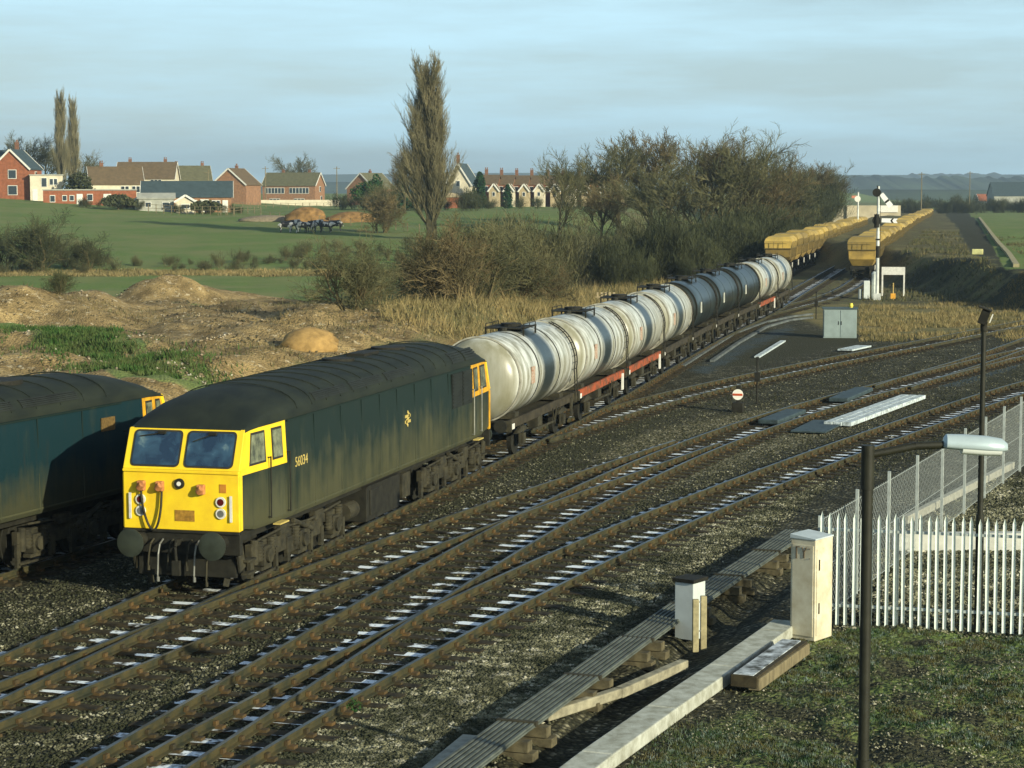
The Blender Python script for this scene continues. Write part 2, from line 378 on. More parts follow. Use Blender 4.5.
# ================================================================== RAILWAY
M_rail = mat('rail_rust', (.022, .025, .013), .75, var=.6, scale=2.6, col2=(.062, .050, .019), bump=.3)
M_railtop = mat('rail_head', (.17, .20, .21), .42, metal=.6, var=.5, scale=.8, col2=(.07,.075,.065))
M_chair = mat('chair_iron', (.032, .028, .015), .85, var=.6, scale=3, col2=(.11, .065, .022))
def sleeper_material():
    m, t, b = newmat('sleeper_timber')
    uv = node(t, 'ShaderNodeUVMap', uv_map='UVMap'); s = node(t, 'ShaderNodeSeparateXYZ', {'Vector': uv.outputs[0]}); u = s.outputs[0]; top = s.outputs[1]
    P = node(t, 'ShaderNodeNewGeometry').outputs['Position']
    col = mixc(t, ramp(t, noise(t, P, 6, 5), [(.35, 0.0), (.65, 1.0)]), (.014, .012, .008), (.055, .043, .022))
    u = math_(t, 'ADD', u, math_(t, 'MULTIPLY', math_(t, 'SUBTRACT', noise(t, P, 1.6, 3), .5), .22)); u = math_(t, 'ADD', u, math_(t, 'MULTIPLY', math_(t, 'SUBTRACT', noise(t, P, 16, 3), .5), .10))
    r1 = noise(t, P, .55, 2); r2 = noise(t, P, 2.7, 3); r3 = noise(t, P, 13, 3)
    # rime frost lies in two bands: beside the right rail inside the track and outside the left rail
    def band(a, c):
        return math_(t, 'MULTIPLY', ramp(t, u, [(max(0, a-.004), 0.0), (a, 1.0)]), ramp(t, u, [(c, 1.0), (min(1, c+.004), 0.0)]))
    fr = math_(t, 'MAXIMUM', band(.47, .745), math_(t, 'MULTIPLY', band(.02, .185), .93))
    k = math_(t, 'ADD', math_(t, 'MULTIPLY', r1, .5), math_(t, 'ADD', math_(t, 'MULTIPLY', r2, .45), math_(t, 'MULTIPLY', r3, .25)))
    fr = math_(t, 'MULTIPLY', fr, math_(t, 'MULTIPLY', ramp(t, k, [(.53, 0.0), (.62, .95)]), top))
    c = mixc(t, fr, col, (.80, .86, .90)); t.links.new(c, b.inputs['Base Color']); b.inputs['Roughness'].default_value = .85; b.inputs['Specular IOR Level'].default_value = .2
    return m
M_sleeper = sleeper_material()
def catmull(pts, step):
    p = np.array(pts, float); p = p[np.argsort(p[:, 1])] if False else p
    s = np.concatenate([[0], np.cumsum(np.hypot(*np.diff(p, axis=0).T))])
    # monotone smooth: fine resample then box filter
    ss = np.arange(0, s[-1], step); q = np.stack([np.interp(ss, s, p[:, 0]), np.interp(ss, s, p[:, 1])], -1)
    k = max(3, int(6/step)); 
    for _ in range(2):
        e = np.vstack([q[0]+(q[0]-q[1:k+1])[::-1], q, q[-1]+(q[-1]-q[-k-1:-1])[::-1]])
        c = np.cumsum(np.vstack([[0, 0], e]), axis=0); w_ = 2*k+1
        q = (c[w_:]-c[:-w_])/w_
    return q
SL_L, SL_W = 2.55, .25
def sleeper_mesh(name='sleeper', n=1, poses=None, length=SL_L):
    vs, fs, uv = [], [], []
    for (x, y, z, a, ln) in (poses or [(0, 0, 0, 0, length)]):
        ca, sa = math.cos(a), math.sin(a); b = len(vs)
        for u in (-ln/2, ln/2):
            for w_ in (-SL_W/2, SL_W/2):
                for h in (-.14, 0): vs.append((x+u*ca-w_*sa, y+u*sa+w_*ca, z+h))
        for f_, tp in (((0, 1, 3, 2), 0), ((4, 6, 7, 5), 0), ((0, 4, 5, 1), 0), ((2, 3, 7, 6), 0), ((1, 5, 7, 3), 1), ((0, 2, 6, 4), 0)):
            fs.append(tuple(b+i for i in f_)); uv += [((0. if i < 4 else 1.), float(tp)) for i in f_]
    me = bpy.data.meshes.new(name); me.from_pydata(vs, [], fs); l = me.uv_layers.new(name='UVMap')
    l.data.foreach_set('uv', np.array(uv, np.float32).ravel()); me.materials.append(M_sleeper); me.update(); return me
SLEEP = sleeper_mesh()
RAILSEC = [(-.065, -.150), (.065, -.150), (.065, -.135), (.011, -.12), (.011, -.045), (.035, -.035), (.035, 0), (-.035, 0), (-.035, -.035), (-.011, -.045), (-.011, -.12), (-.065, -.135)]
TRK = 0
def rail_mesh(name, q, off, z, chairs_upto):
    t = np.gradient(q, axis=0); t /= np.linalg.norm(t, axis=1)[:, None]; nrm = np.stack([t[:, 1], -t[:, 0]], -1)
    mb = MB(); n = len(RAILSEC)
    rings = [[(q[i, 0]+nrm[i, 0]*(off+a), q[i, 1]+nrm[i, 1]*(off+a), z+b) for a, b in RAILSEC] for i in range(len(q))]
    mb.loft(rings)
    for i in range(len(mb.m)):
        if i < (len(q)-1)*n and i % n == 6: mb.m[i] = 1
    # chairs: iron seats either side of the rail at every sleeper
    s = 0
    for i in range(1, len(q)):
        s += np.hypot(*(q[i]-q[i-1]))
        if s >= .7:
            s -= .7
            if s > 1 or i*0 or (len(mb.v) > 400000): continue
            a = math.atan2(t[i, 1], t[i, 0]); cx, cy = q[i]+nrm[i]*off
            if chairs_upto and math.hypot(cx-CAM[0], cy-CAM[1]) < chairs_upto:
                mb.box((cx, cy, z-.145), (.14, .36, .045), rot=(0, 0, a), mi=2)
                for sg in (-1, 1): mb.box((cx+nrm[i, 0]*sg*.045, cy+nrm[i, 1]*sg*.045, z-.095), (.11, .05, .08), rot=(0, 0, a), mi=2)
    return mb
def track(pts, label, start_r=True, gauge=.7525, s0=0.0, ln=SL_L, dens=.7, step=.7, chairs=110):
    global TRK
    dz = -.003*TRK; TRK += 1
    q = catmull(pts, step); root = thing('railway_track', label, 'railway track', (q[0, 0], q[0, 1], 0), 0, 'running lines and sidings'); root.matrix_world
    off = Vector((-q[0, 0], -q[0, 1], 0))
    for sg in (-1, 1):
        mb = rail_mesh('rail', q, sg*gauge, dz, chairs); mb.v = [(a+off.x, b+off.y, c) for a, b, c in mb.v]
        mb.build('rail', [M_rail, M_railtop, M_chair], root)
    # sleepers
    t = np.gradient(q, axis=0); L_ = []
    s = s0; 
    for i in range(1, len(q)):
        s += np.hypot(*(q[i]-q[i-1]))
        if s >= dens*.999:
            s -= dens
            if s > dens: s = 0
            L_.append((q[i, 0]+off.x, q[i, 1]+off.y, -.168+dz+random.uniform(-.004, .001), math.atan2(t[i, 1], t[i, 0])-math.pi/2+random.uniform(-.012, .012), ln))
    def near(k):
        x, y = k[0]-off.x, k[1]-off.y; lat, d = latd(x, y); vis = abs(lat) < .255*d+1.5 and d > 20
        return (0 if vis else 1, d)
    L_.sort(key=lambda k: near(k)); 
    for (x, y, z, a, l_) in L_[:100]:
        o = bpy.data.objects.new('sleeper', SLEEP); C.objects.link(o); o.parent = root; o.location = (x, y, z); o.rotation_euler = (0, 0, a); o.scale = (l_/SL_L*random.uniform(.97, 1.03), random.uniform(.9, 1.08), 1)
    if len(L_) > 100:
        o = bpy.data.objects.new('sleepers', sleeper_mesh('sleepers', poses=L_[100:])); C.objects.link(o); o.parent = root; tag(o, kind='stuff')
    return q
T1 = [(0, -24), (0, 25), (-.35, 40), (-.9, 52), (-1.5, 65), (-1.9, 75), (-2.1, 90), (-2.4, 103), (-3.3, 120), (-4.7, 153), (-6, 183), (-9, 250), (-13.8, 343), (-20, 450), (-33, 620)]
q1 = track(T1, 'main line carrying the front locomotive and its tank train')
track([(-7.0, -20), (-5.45, 0), (-4.65, 8), (-4.0, 15), (-3.7, 22), (-3.75, 30), (-4.2, 45), (-4.8, 58), (-5.4, 70), (-5.9, 85), (-6.2, 103), (-7, 120), (-9.2, 153), (-10.7, 183), (-13.6, 250), (-17.6, 330), (-20, 360), (-30, 500)], 'leftmost line under the dark locomotive cut by the frame', chairs=60)
track([(.1, -15), (.75, -10), (1.22, -5), (1.65, 0), (2.2, 5), (2.92, 10), (3.68, 15), (4.45, 20), (5.15, 24.5), (5.75, 28)], 'frosted turnout line touching the front locomotive line at lower left', ln=2.7)
track([(4.42, -18), (4.42, -12), (4.41, -6), (4.40, 3), (4.42, 6), (4.5, 10), (4.65, 13), (4.98, 18), (5.6, 25), (6.15, 29.4), (7.05, 35), (8.0, 40), (9.2, 45), (11.1, 52.5), (13.1, 61), (15.6, 70), (19, 82), (23, 94)], 'long middle line curving right behind the ground signal and black covers', s0=.3)
track([(4.9, -18), (4.95, -11), (5.15, -8), (5.6, -3), (6.0, .7), (6.55, 5), (7.07, 9.5), (7.75, 13.5), (8.75, 18.5), (9.8, 24), (11.1, 30.5), (12.5, 36.5), (14.3, 45), (16.4, 53), (19, 61), (22.5, 71)], 'right hand line nearest the cable route and the palisade fence', s0=.15)
track([(.1, 27), (.5, 32), (1.45, 38), (2.35, 44), (3.35, 48), (4.2, 52), (5.15, 56), (6.4, 61), (7.6, 65), (9.2, 71), (11.6, 80), (14.0, 89.5), (17, 100)], 'siding leaving the tank train and curving right past the grey cabinet')
track([(10.2, 48), (11.1, 53.5), (12.3, 59), (13.4, 64), (14.8, 73), (16.6, 84)], 'short turnout line merging at far right beyond the light pole')
track([(-2.3, 98), (-1.6, 106), (-.75, 114), (-.35, 122), (-.3, 135), (-.9, 153), (-2.3, 183), (-5.3, 250), (-9.8, 343), (-14, 450), (-18, 530)], 'far siding under the right hand rake of yellow hopper wagons', chairs=0)

# rolling stock materials -------------------------------------------------
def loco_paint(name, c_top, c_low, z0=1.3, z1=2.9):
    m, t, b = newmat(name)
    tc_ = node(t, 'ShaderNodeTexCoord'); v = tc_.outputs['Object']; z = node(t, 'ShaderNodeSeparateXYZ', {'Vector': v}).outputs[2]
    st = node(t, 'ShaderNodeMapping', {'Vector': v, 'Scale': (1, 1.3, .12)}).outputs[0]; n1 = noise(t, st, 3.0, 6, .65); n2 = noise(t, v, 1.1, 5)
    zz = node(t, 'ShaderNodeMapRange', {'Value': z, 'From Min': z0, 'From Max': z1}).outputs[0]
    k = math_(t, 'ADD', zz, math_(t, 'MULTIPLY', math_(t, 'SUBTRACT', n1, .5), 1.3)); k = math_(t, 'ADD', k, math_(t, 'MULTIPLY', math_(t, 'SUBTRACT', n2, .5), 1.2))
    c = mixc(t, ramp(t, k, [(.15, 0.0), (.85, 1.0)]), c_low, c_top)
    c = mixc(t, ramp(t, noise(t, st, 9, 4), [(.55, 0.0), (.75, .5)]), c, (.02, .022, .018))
    t.links.new(c, b.inputs['Base Color']); b.inputs['Roughness'].default_value = .6; b.inputs['Specular IOR Level'].default_value = .3
    bn = node(t, 'ShaderNodeBump', {'Strength': .15, 'Distance': .02, 'Height': noise(t, node(t, 'ShaderNodeMapping', {'Vector': v, 'Scale': (1, 1, .2)}).outputs[0], 1.7, 2)}); t.links.new(bn.outputs[0], b.inputs['Normal'])
    return m
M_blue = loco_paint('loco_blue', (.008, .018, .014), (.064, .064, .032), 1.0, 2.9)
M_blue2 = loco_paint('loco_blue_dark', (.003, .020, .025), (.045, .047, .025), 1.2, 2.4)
M_yel = mat('loco_yellow', (.84, .60, .018), .45, var=.18, scale=2.2, col2=(.74, .48, .018), spec=.4)
M_yel2 = mat('yellow_worn', (.70, .36, .02), .6, var=.4, scale=6)
M_roof = mat('loco_roof', (.016, .021, .013), .75, var=.5, scale=2.4, col2=(.007, .011, .008), stretch=(1, .5, 1))
M_black = mat('grime_black', (.020, .019, .012), .8, var=.6, scale=5)
M_grime = mat('brake_grime', (.050, .044, .024), .85, var=.7, scale=4, col2=(.016,.015,.009), bump=.4)
M_glass, _t, _b = newmat('cab_glass'); _t.links.new(ramp(_t, noise(_t, node(_t, 'ShaderNodeTexCoord').outputs['Object'], 3.0, 3, .5, .6), [(.42, (.010, .025, .05)), (.66, (.03, .07, .11)), (.78, (.12, .18, .19))]), _b.inputs['Base Color']); _b.inputs['Roughness'].default_value = .06; _b.inputs['Specular IOR Level'].default_value = .9; _b.inputs['Coat Weight'].default_value=.6
M_pale = mat('cab_side_glass', (.22, .24, .15), .15, var=.6, scale=4, col2=(.05, .06, .05), spec=.6)
M_rubber = mat('rubber', (.03, .03, .025), .6)
M_white = mat('white_paint', (.70, .68, .60), .6, var=.25, scale=6)
M_orange = mat('jumper_orange', (.55, .22, .08), .55, var=.5, scale=9)
M_lens = mat('lamp_lens', (.10, .01, .01), .15)
M_steel = mat('bare_steel', (.32, .32, .28), .4, metal=.6, var=.4)
M_grill = mat('grille_dark', (.018, .022, .018), .7, var=.5, scale=2)
M_brass = mat('faded_marks', (.55, .42, .12), .7, var=.3, scale=8)

def rrect(w, h, r, n=4):
    pts = []
    for cx, cy, a0 in ((w/2-r, h/2-r, 0), (-w/2+r, h/2-r, 90), (-w/2+r, -h/2+r, 180), (w/2-r, -h/2+r, 270)):
        for i in range(n+1): a = math.radians(a0+90*i/n); pts.append((cx+r*math.cos(a), cy+r*math.sin(a)))
    return pts
def body_half(y, L): e = min(y, L-y); return 1.235+.125*smooth(e/2.4)
def loco(loc, rz, label, paint, number, variant=0, name='diesel_locomotive'):
    root = thing(name, label, 'locomotive', loc, rz)
    Lg = 18.3; ZB, ZL, ZC = 1.24, 2.47, 3.28
    # body side shell (both sides, ends closed below the windscreens)
    def hw(y): return float(body_half(np.float64(y), Lg))
    ys = [0, .35, .8, 1.4, 2.2, 4, 7, 9.15, 11.5, 14.3, 16.1, 16.9, 17.5, 17.95, 18.3]
    mb = MB(); rings = []
    for y in ys:
        h = hw(y); zb = 1.27 if min(y, Lg-y) < .5 else 1.2
        if y in (0, Lg):
            prof = [(-h+.06, zb), (h-.06, zb), (h, zb+.1), (h, ZL-.02), (h-.02, ZL), (-h+.02, ZL), (-h, ZL-.02), (-h, zb+.1)]
        else:
            prof = [(-h+.05, zb), (h-.05, zb), (h+.01, zb+.1), (h+.01, ZL-.02), (h-.035, ZC), (-h+.035, ZC), (-h-.01, ZL-.02), (-h-.01, zb+.1)]
        yy = y if y not in () else y
        rings.append([(a, yy, b) for a, b in prof])
    mb.loft(rings); mb.build('body', paint, root, autos=True)
    # domed roof
    mb = MB(); rings = []
    for y, zc, zt_ in ((.30, 3.235, 3.26), (.55, 3.26, 3.43), (.95, 3.28, 3.62), (1.6, 3.29, 3.79), (2.6, 3.30, 3.90), (4, 3.30, 3.93), (Lg-4, 3.30, 3.93), (Lg-2.6, 3.30, 3.90), (Lg-1.6, 3.29, 3.79), (Lg-.95, 3.28, 3.62), (Lg-.55, 3.26, 3.43), (Lg-.3, 3.235, 3.26)):
        h = hw(y)+.0; r_ = []
        for i in range(17):
            a = math.pi*i/16; r_.append((h*math.cos(a)*1.0, y, zc+(zt_-zc)*(math.sin(a)**.75 if 0 < i < 16 else 0)))
        r_ += [(-h, y, zc-.03), (h, y, zc-.03)]; rings.append(r_)
    mb.loft(rings); rf = mb.build('roof', M_roof, root, autos=True)
    # roof grilles, hatches and ribs
    def rz_(x, y):
        h = 1.36; return 3.30+.63*max(0, (1-(x/h)**2))**.375
    for y in np.arange(2.9, 15.6, .9):
        mb = MB(); pts = [(1.36*math.cos(a), y, 3.30+.635*math.sin(a)**.75+.006) for a in np.linspace(.12, math.pi-.12, 15)]
        for a_, b_ in zip(pts[:-1], pts[1:]): mb.bar(a_, b_, .035, .025)
        mb.build('roof_rib', M_roof, rf)
    for k, (y0, y1, a0, a1) in enumerate(((14.3, 15.35, .14, .62), (15.5, 16.6, .14, .62), (4.0, 6.1, .2, .5), (6.4, 8.6, .2, .5), (8.9, 11.0, .2, .5))):
        for sgn in (1, -1):
            mb = MB()
            for i in range(5):
                aa = a0+(a1-a0)*i/5; ab = a0+(a1-a0)*(i+.75)/5
                P_ = lambda a, y, o=.02: (sgn*(1.36+o)*math.cos(a), y, 3.30+(.635+o)*math.sin(a)**.75)
                mb.add([P_(aa, y0), P_(ab, y0), P_(ab, y1), P_(aa, y1), P_(aa, y0, -.05), P_(ab, y0, -.05), P_(ab, y1, -.05), P_(aa, y1, -.05)], [(0, 1, 2, 3), (0, 4, 5, 1), (1, 5, 6, 2), (2, 6, 7, 3), (3, 7, 4, 0)])
            mb.build('roof_grille', M_grill, rf)
    for k, (y, r_) in enumerate(((5.2, .62), (6.9, .62), (13.2, .5)) if variant else ((13.0, .45), (9.2, .4))):
        mb = MB(); mb.cyl((0, y, 3.86), (0, y, 3.975), r_, n=24); mb.build('roof_fan', M_black, rf); 
    # exhausts
    mb = MB(); mb.box((0, 11, 3.93), (.5, 1.1, .12)); mb.build('exhaust', M_black, rf, bevel=.02)
    # cabs at both ends
    for e in (0, 1):
        T = (lambda x, y, z: (x, y, z)) if not e else (lambda x, y, z: (-x, Lg-y, z))
        sd = lambda x: x
        mb = MB(); w0 = 1.235
        # yellow shield: lower panel, ledge, raked window frame, wrapping round the corner
        lo = [(-w0-.004, 1.27), (w0+.004, 1.27), (w0+.004, ZL+.0), (-w0-.004, ZL+.0)]
        mb.prism(lo, lambda u, v: T(u, -.045, v), lambda u, v: T(u, .06, v))
        # front window wall as a raked slab with corner wrap
        def rk(u, z, o=0): return T(u, -.03+(z-ZL)/(3.25-ZL)*.33+o, z)
        mb.prism([(-w0-.012, ZL+.001), (w0+.012, ZL+.001), (w0-.0, 3.25), (-w0+.0, 3.25)], lambda u, v: rk(u, v, -.012), lambda u, v: rk(u, v, .12))
        mb.prism(rrect(2*w0+.02, .06, .02), lambda u, v: T(u, -.075, 2.44+v), lambda u, v: T(u, .0, 2.44+v))
        cf = mb.build('cab_front', M_yel, root, bevel=.012)
        for sx in (-1, 1):
            mb = MB(); H = lambda y: hw(y)+.018
            cs = 1.3 if variant else 2.22; poly = [(0.0, ZL-.09), (.0+.02, ZL), (.30, 3.26), (cs, 3.285), (cs, ZL-.09)]
            def sp(o): return lambda u, v: T(sx*(H(u)+o-(.045*max(0, v-ZL)/(ZC-ZL))), u, v)
            mb.prism(poly, sp(0), sp(-.06))
            mb.prism([(0, 1.29), (.0, ZL-.09), (.13, ZL-.09), (.13, 1.29)], lambda u, v: T(sx*(1.235+.02), u-.03, v), lambda u, v: T(sx*(1.2), u-.03, v))
            sdw = mb.build('cab_side_panel', M_yel if not (variant or e) else M_yel2, root)
            for (y0, y1) in (((.30, .68), (.84, 1.16)) if variant else ((.42, 1.2), (1.52, 2.0))):
                f0 = MB(); pl = [(y0, 2.52), (y0+(.16 if y0 < .7 else 0), 3.17), (y1, 3.17), (y1, 2.52)]
                f0.prism(pl, sp(.014), sp(-.02)); wf = f0.build('side_window', M_rubber, root)
                cy, cz = (y0+y1)/2, 2.845; p2 = [(cy+(a-cy)*.86, cz+(b-cz)*.86) for a, b in pl]
                f1 = MB(); f1.prism(p2, sp(.020), sp(-.01)); f1.build('pane', M_pale, wf)
            # cab door with seams and handrails
            if True:
                d_ = MB(); d_.prism([(1.42, 1.32), (1.42, ZL-.1), (2.1, ZL-.1), (2.1, 1.32)], lambda u, v: T(sx*(H(u)+.004), u, v), lambda u, v: T(sx*(H(u)-.05), u, v))
                dd = d_.build('door', paint, root, bevel=.006)
                hr = MB()
                for y in (1.30, 2.24):
                    hr.cyl(T(sx*(H(y)+.06), y, 1.36), T(sx*(H(y)+.06), y, 2.62), .016, n=6)
                    for z in (1.38, 2.6): hr.cyl(T(sx*(H(y)+.06), y, z), T(sx*(H(y)-.02), y, z), .014, n=6)
                hr.build('handrail', M_black if not e else M_steel, root)
                st_ = MB(); st_.box(T(sx*(H(1.8)+.05), 1.76, 1.2), (.16, .5, .03)); st_.build('step', M_brass, root)
        # windscreens
        for sx in (-1, 1):
            cx = sx*.575; wi, hi = 1.05, .70
            f0 = MB(); pr = rrect(wi, hi, .09)
            f0.prism(pr, lambda u, v: rk(cx+u, 2.875+v, -.03), lambda u, v: rk(cx+u, 2.875+v, .02)); wf = f0.build('windscreen', M_rubber, root)
            f1 = MB(); pr2 = rrect(wi-.07, hi-.07, .07)
            f1.prism(pr2, lambda u, v: rk(cx+u, 2.875+v, -.036), lambda u, v: rk(cx+u, 2.875+v, .0)); f1.build('pane', M_glass, wf)
            w_ = MB(); w_.bar(rk(cx-sx*.03+.05, 3.17, -.06), rk(cx-.38, 3.02 if sx > 0 else 3.10, -.06), .02, .02); w_.box(rk(cx-sx*.03+.05, 3.18, -.05), (.16, .08, .06)); w_.build('wiper', M_black, root)
        # lamps, horns, plates, hoses on the nose
        for sx in (-1, 1):
            lc = MB(); 
            for z in (1.86, 1.63): lc.cyl(T(sx*.86, -.05, z), T(sx*.86, -.085, z), .105, n=18)
            lb = lc.build('lamp_cluster', M_white, root)
            l2 = MB(); l2.cyl(T(sx*.86, -.08, 1.86), T(sx*.86, -.092, 1.86), .07, n=16); l2.build('tail_lamp', M_lens, lb)
            l3 = MB(); l3.cyl(T(sx*.86, -.08, 1.63), T(sx*.86, -.092, 1.63), .07, n=16); l3.build('marker_lamp', M_steel, lb)
            rr = MB(); rr.box(T(sx*1.08, -.085, 1.73), (.05, .02, .52)); rr.build('lamp_iron', M_white, root)
        hl = MB(); hl.cyl(T(-.02, -.04, 2.20), T(-.02, -.09, 2.20), .105, n=20); hb = hl.build('headlight', M_black, root); h2 = MB(); h2.cyl(T(-.02, -.085, 2.20), T(-.02, -.10, 2.20), .045, n=14); h2.build('lens', M_white, hb)
        for jx, jz in ((-.83, 2.14), (-.43, 2.14), (.45, 2.10)):
            j = MB(); j.box(T(jx, -.09, jz), (.16, .12, .2)); j.cyl(T(jx-.05, -.13, jz-.06), T(jx+.05, -.16, jz+.04), .07, n=10); j.build('jumper_socket', M_orange, root, bevel=.02)
        hs = MB(); pts = []
        for i in range(19):
            tt = i/18; pts.append(T(-.83+.06*math.sin(tt*3)+(.40+.04)*tt*(1 if tt > .0 else 0)+.0, -.11-.05*math.sin(tt*math.pi), 2.05-.78*math.sin(tt*math.pi)**.55))
        hs.tube(pts, .024, 6); hs.build('jumper_cable', M_grime, root)
        pp = MB(); pp.box(T(.08, -.05, 1.56), (.42, .012, .22)); pp.build('number_panel', mat('worn_patch', (.42, .22, .03), .7, var=.5, scale=12), root)
        pq = MB(); pq.box(T(.9, -.05, 2.13), (.14, .012, .17)); pq.build('warning_flash', mat('flash', (.62, .25, .03), .6), root)
        # buffer beam, buffers, hook, hoses
        bb = MB(); bb.box(T(0, .02, 1.03), (2.5, .14, .46)); bb.box(T(0, -.04, 1.24), (2.5, .1, .05)); bb.box(T(0, .25, .55), (2.1, .1, .5)); bb.build('buffer_beam', M_black, root, bevel=.01)
        for sx in (-1, 1):
            b1 = MB(); b1.cyl(T(sx*.87, .0, 1.06), T(sx*.87, -.30, 1.06), .15, .13, n=16); b1.cyl(T(sx*.87, -.3, 1.06), T(sx*.87, -.53, 1.06), .09, n=14)
            bf = b1.build('buffer', M_black, root, autos=True); b2 = MB(); b2.cyl(T(sx*.87, -.52, 1.06), T(sx*.87, -.555, 1.06), .275, .285, n=28); b2.cyl(T(sx*.87, -.555, 1.06), T(sx*.87, -.575, 1.06), .285, .20, n=28); b2.build('buffer_head', mat('buffer_face', (.035, .042, .030), .45, var=.4, scale=4), bf, autos=True)
        hk = MB(); hk.box(T(0, -.15, 1.05), (.07, .32, .12)); hk.tube([T(0, -.3, 1.05), T(.0, -.36, .98), T(0, -.34, .8), T(0, -.30, .62)], .035, 8); hk.box(T(0, -.32, .55), (.18, .07, .3)); hk.build('coupling_hook', M_black, root, bevel=.01)
        for (hx, z1) in ((-.42, .28), (.36, .30), (.62, .22), (-.62, .5), (-.2, .5), (.2, .52)):
            h_ = MB(); h_.tube([T(hx+.04, -.08, 1.08), T(hx+.02, -.2, 1.0), T(hx, -.24, .8), T(hx-.02, -.24, z1+.1), T(hx-.02, -.22, z1)], .02, 6); h_.cyl(T(hx-.02, -.22, z1+.06), T(hx-.02, -.22, z1-.03), .032, n=8); h_.build('air_hose', M_steel if abs(hx) > .3 and abs(hx) < .61 else M_grime, root)
        # life guard and cab steps
        for sx in (-1, 1):
            g = MB(); g.bar(T(sx*.95, .35, .9), T(sx*.8, .25, .12), .06, .12); g.bar(T(sx*1.12, .2, .95), T(sx*1.12, .35, .45), .04, .3); g.box(T(sx*1.18, .55, .62), (.16, .42, .04)); g.box(T(sx*1.18, .55, .36), (.16, .42, .04)); g.build('guard_iron', M_grime, root)
    # radiator grilles at the far end, BR marks
    for sx in (-1, 1):
        yA, yB = (14.25, 16.0) if sx > 0 else (14.25, 16.0)
        for k in range(2):
            y0 = 14.15+k*.98; mb = MB(); mb.box((sx*1.372, y0+.47, 2.72), (.03, .90, .92))
            for j in range(9): mb.bar((sx*1.39, y0+.05, 2.32+j*.1), (sx*1.39, y0+.89, 2.32+j*.1), .02, .05)
            mb.build('radiator_grille', M_grill, root)
        # body seams
        mb = MB()
        for y in (3.9, 5.6, 7.0, 8.3, 9.6, 11.0, 12.4, 13.9): mb.bar((sx*1.375, y, 1.28), (sx*1.345, y, 3.25), .014, .03)
        mb.bar((sx*1.373, 2.4, 1.32), (sx*1.373, 15.9, 1.32), .012, .03); mb.bar((sx*1.350, 2.3, 3.24), (sx*1.350, 16.0, 3.24), .02, .03)
        mb.build('body_seam', M_blue, root)
        # double arrow
        mb = MB(); y0, z0 = 10.35 if sx > 0 else 7.95, 2.42; s_ = .42
        def st2(a, b, w=.07): mb.bar((sx*1.378, y0+sx*a[0]*s_, z0+a[1]*s_), (sx*1.378, y0+sx*b[0]*s_, z0+b[1]*s_), .012, w)
        st2((-.5, .16), (.5, .16)); st2((-.5, -.16), (.5, -.16)); st2((-.05, .42), (.36, .16)); st2((.36, .16), (-.36, -.16)); st2((-.36, -.16), (.05, -.42))
        if not variant: mb.build('double_arrow', M_brass, root)
        else:
            mb = MB(); mb.box((sx*1.372, 2.9, 2.83), (.02, .55, .30)); mb.build('side_vent', mat('rusty_vent', (.16, .10, .03), .8, var=.5, scale=20), root)
        if number:
            cu = bpy.data.curves.new('number', 'FONT'); cu.body = number; cu.size = .30; cu.extrude = .003; cu.align_x = 'CENTER'
            o = bpy.data.objects.new('cab_number', cu); C.objects.link(o)
            me = bpy.data.meshes.new_from_object(o.evaluated_get(bpy.context.evaluated_depsgraph_get())); bpy.data.objects.remove(o)
            me.materials.clear(); me.materials.append(M_brass)
            o = bpy.data.objects.new('cab_number', me); C.objects.link(o); o.parent = root; o.location = (sx*1.376, 3.05 if sx > 0 else Lg-3.05, 2.22); o.rotation_euler = (math.pi/2, 0, sx*math.pi/2)
    # underframe and tank
    mb = MB(); mb.box((0, Lg/2, 1.12), (2.2, 17.6, .18)); mb.build('underframe', M_black, root)
    mb = MB(); mb.box((0, 8.9, .68), (2.45, 2.5, .82)); mb.box((1.24, 8.3, .7), (.03, .9, .6)); mb.box((-1.24, 8.3, .7), (.03, .9, .6)); mb.build('fuel_tank', M_black, root, bevel=.06)
    for sx in (-1, 1):
        mb = MB(); mb.cyl((sx*.95, 6.75, .62), (sx*.95, 7.4, .62), .2, n=14); mb.build('air_reservoir', M_grime, root); mb = MB(); mb.box((sx*1.0, 10.6, .75), (.5, .6, .6)); mb.build('battery_box', M_grime, root, bevel=.01)
    # bogies
    for yc in (3.45, 14.85):
        mb = MB()
        for sx in (-1, 1):
            x = sx*1.08
            mb.box((x, yc, .78), (.12, 5.3, .2)); mb.box((x+sx*.05, yc, .55), (.1, 1.5, .35))
            for dy in (-1.03, 1.03): mb.box((x, yc+dy, .62), (.14, .9, .3)); mb.box((x+sx*.08, yc+dy, .95), (.16, .5, .2))
            for dy in (-2.62, 2.62): mb.box((x, yc+dy, .6), (.16, .12, .55)); mb.cyl((x+sx*.06, yc+dy*.96, .45), (x+sx*.06, yc+dy*.96, .95), .09, n=10)
            mb.cyl((x+sx*.12, yc-.5, 1.05), (x+sx*.14, yc+.6, .7), .06, n=8)
            mb.tube([(x+sx*.14, yc-2.5, .95), (x+sx*.14, yc-1.2, 1.0), (x+sx*.14, yc+.4, .92), (x+sx*.14, yc+2.4, 1.02)], .03, 6)
        fr = mb.build('bogie_frame', M_grime, root, bevel=.015)
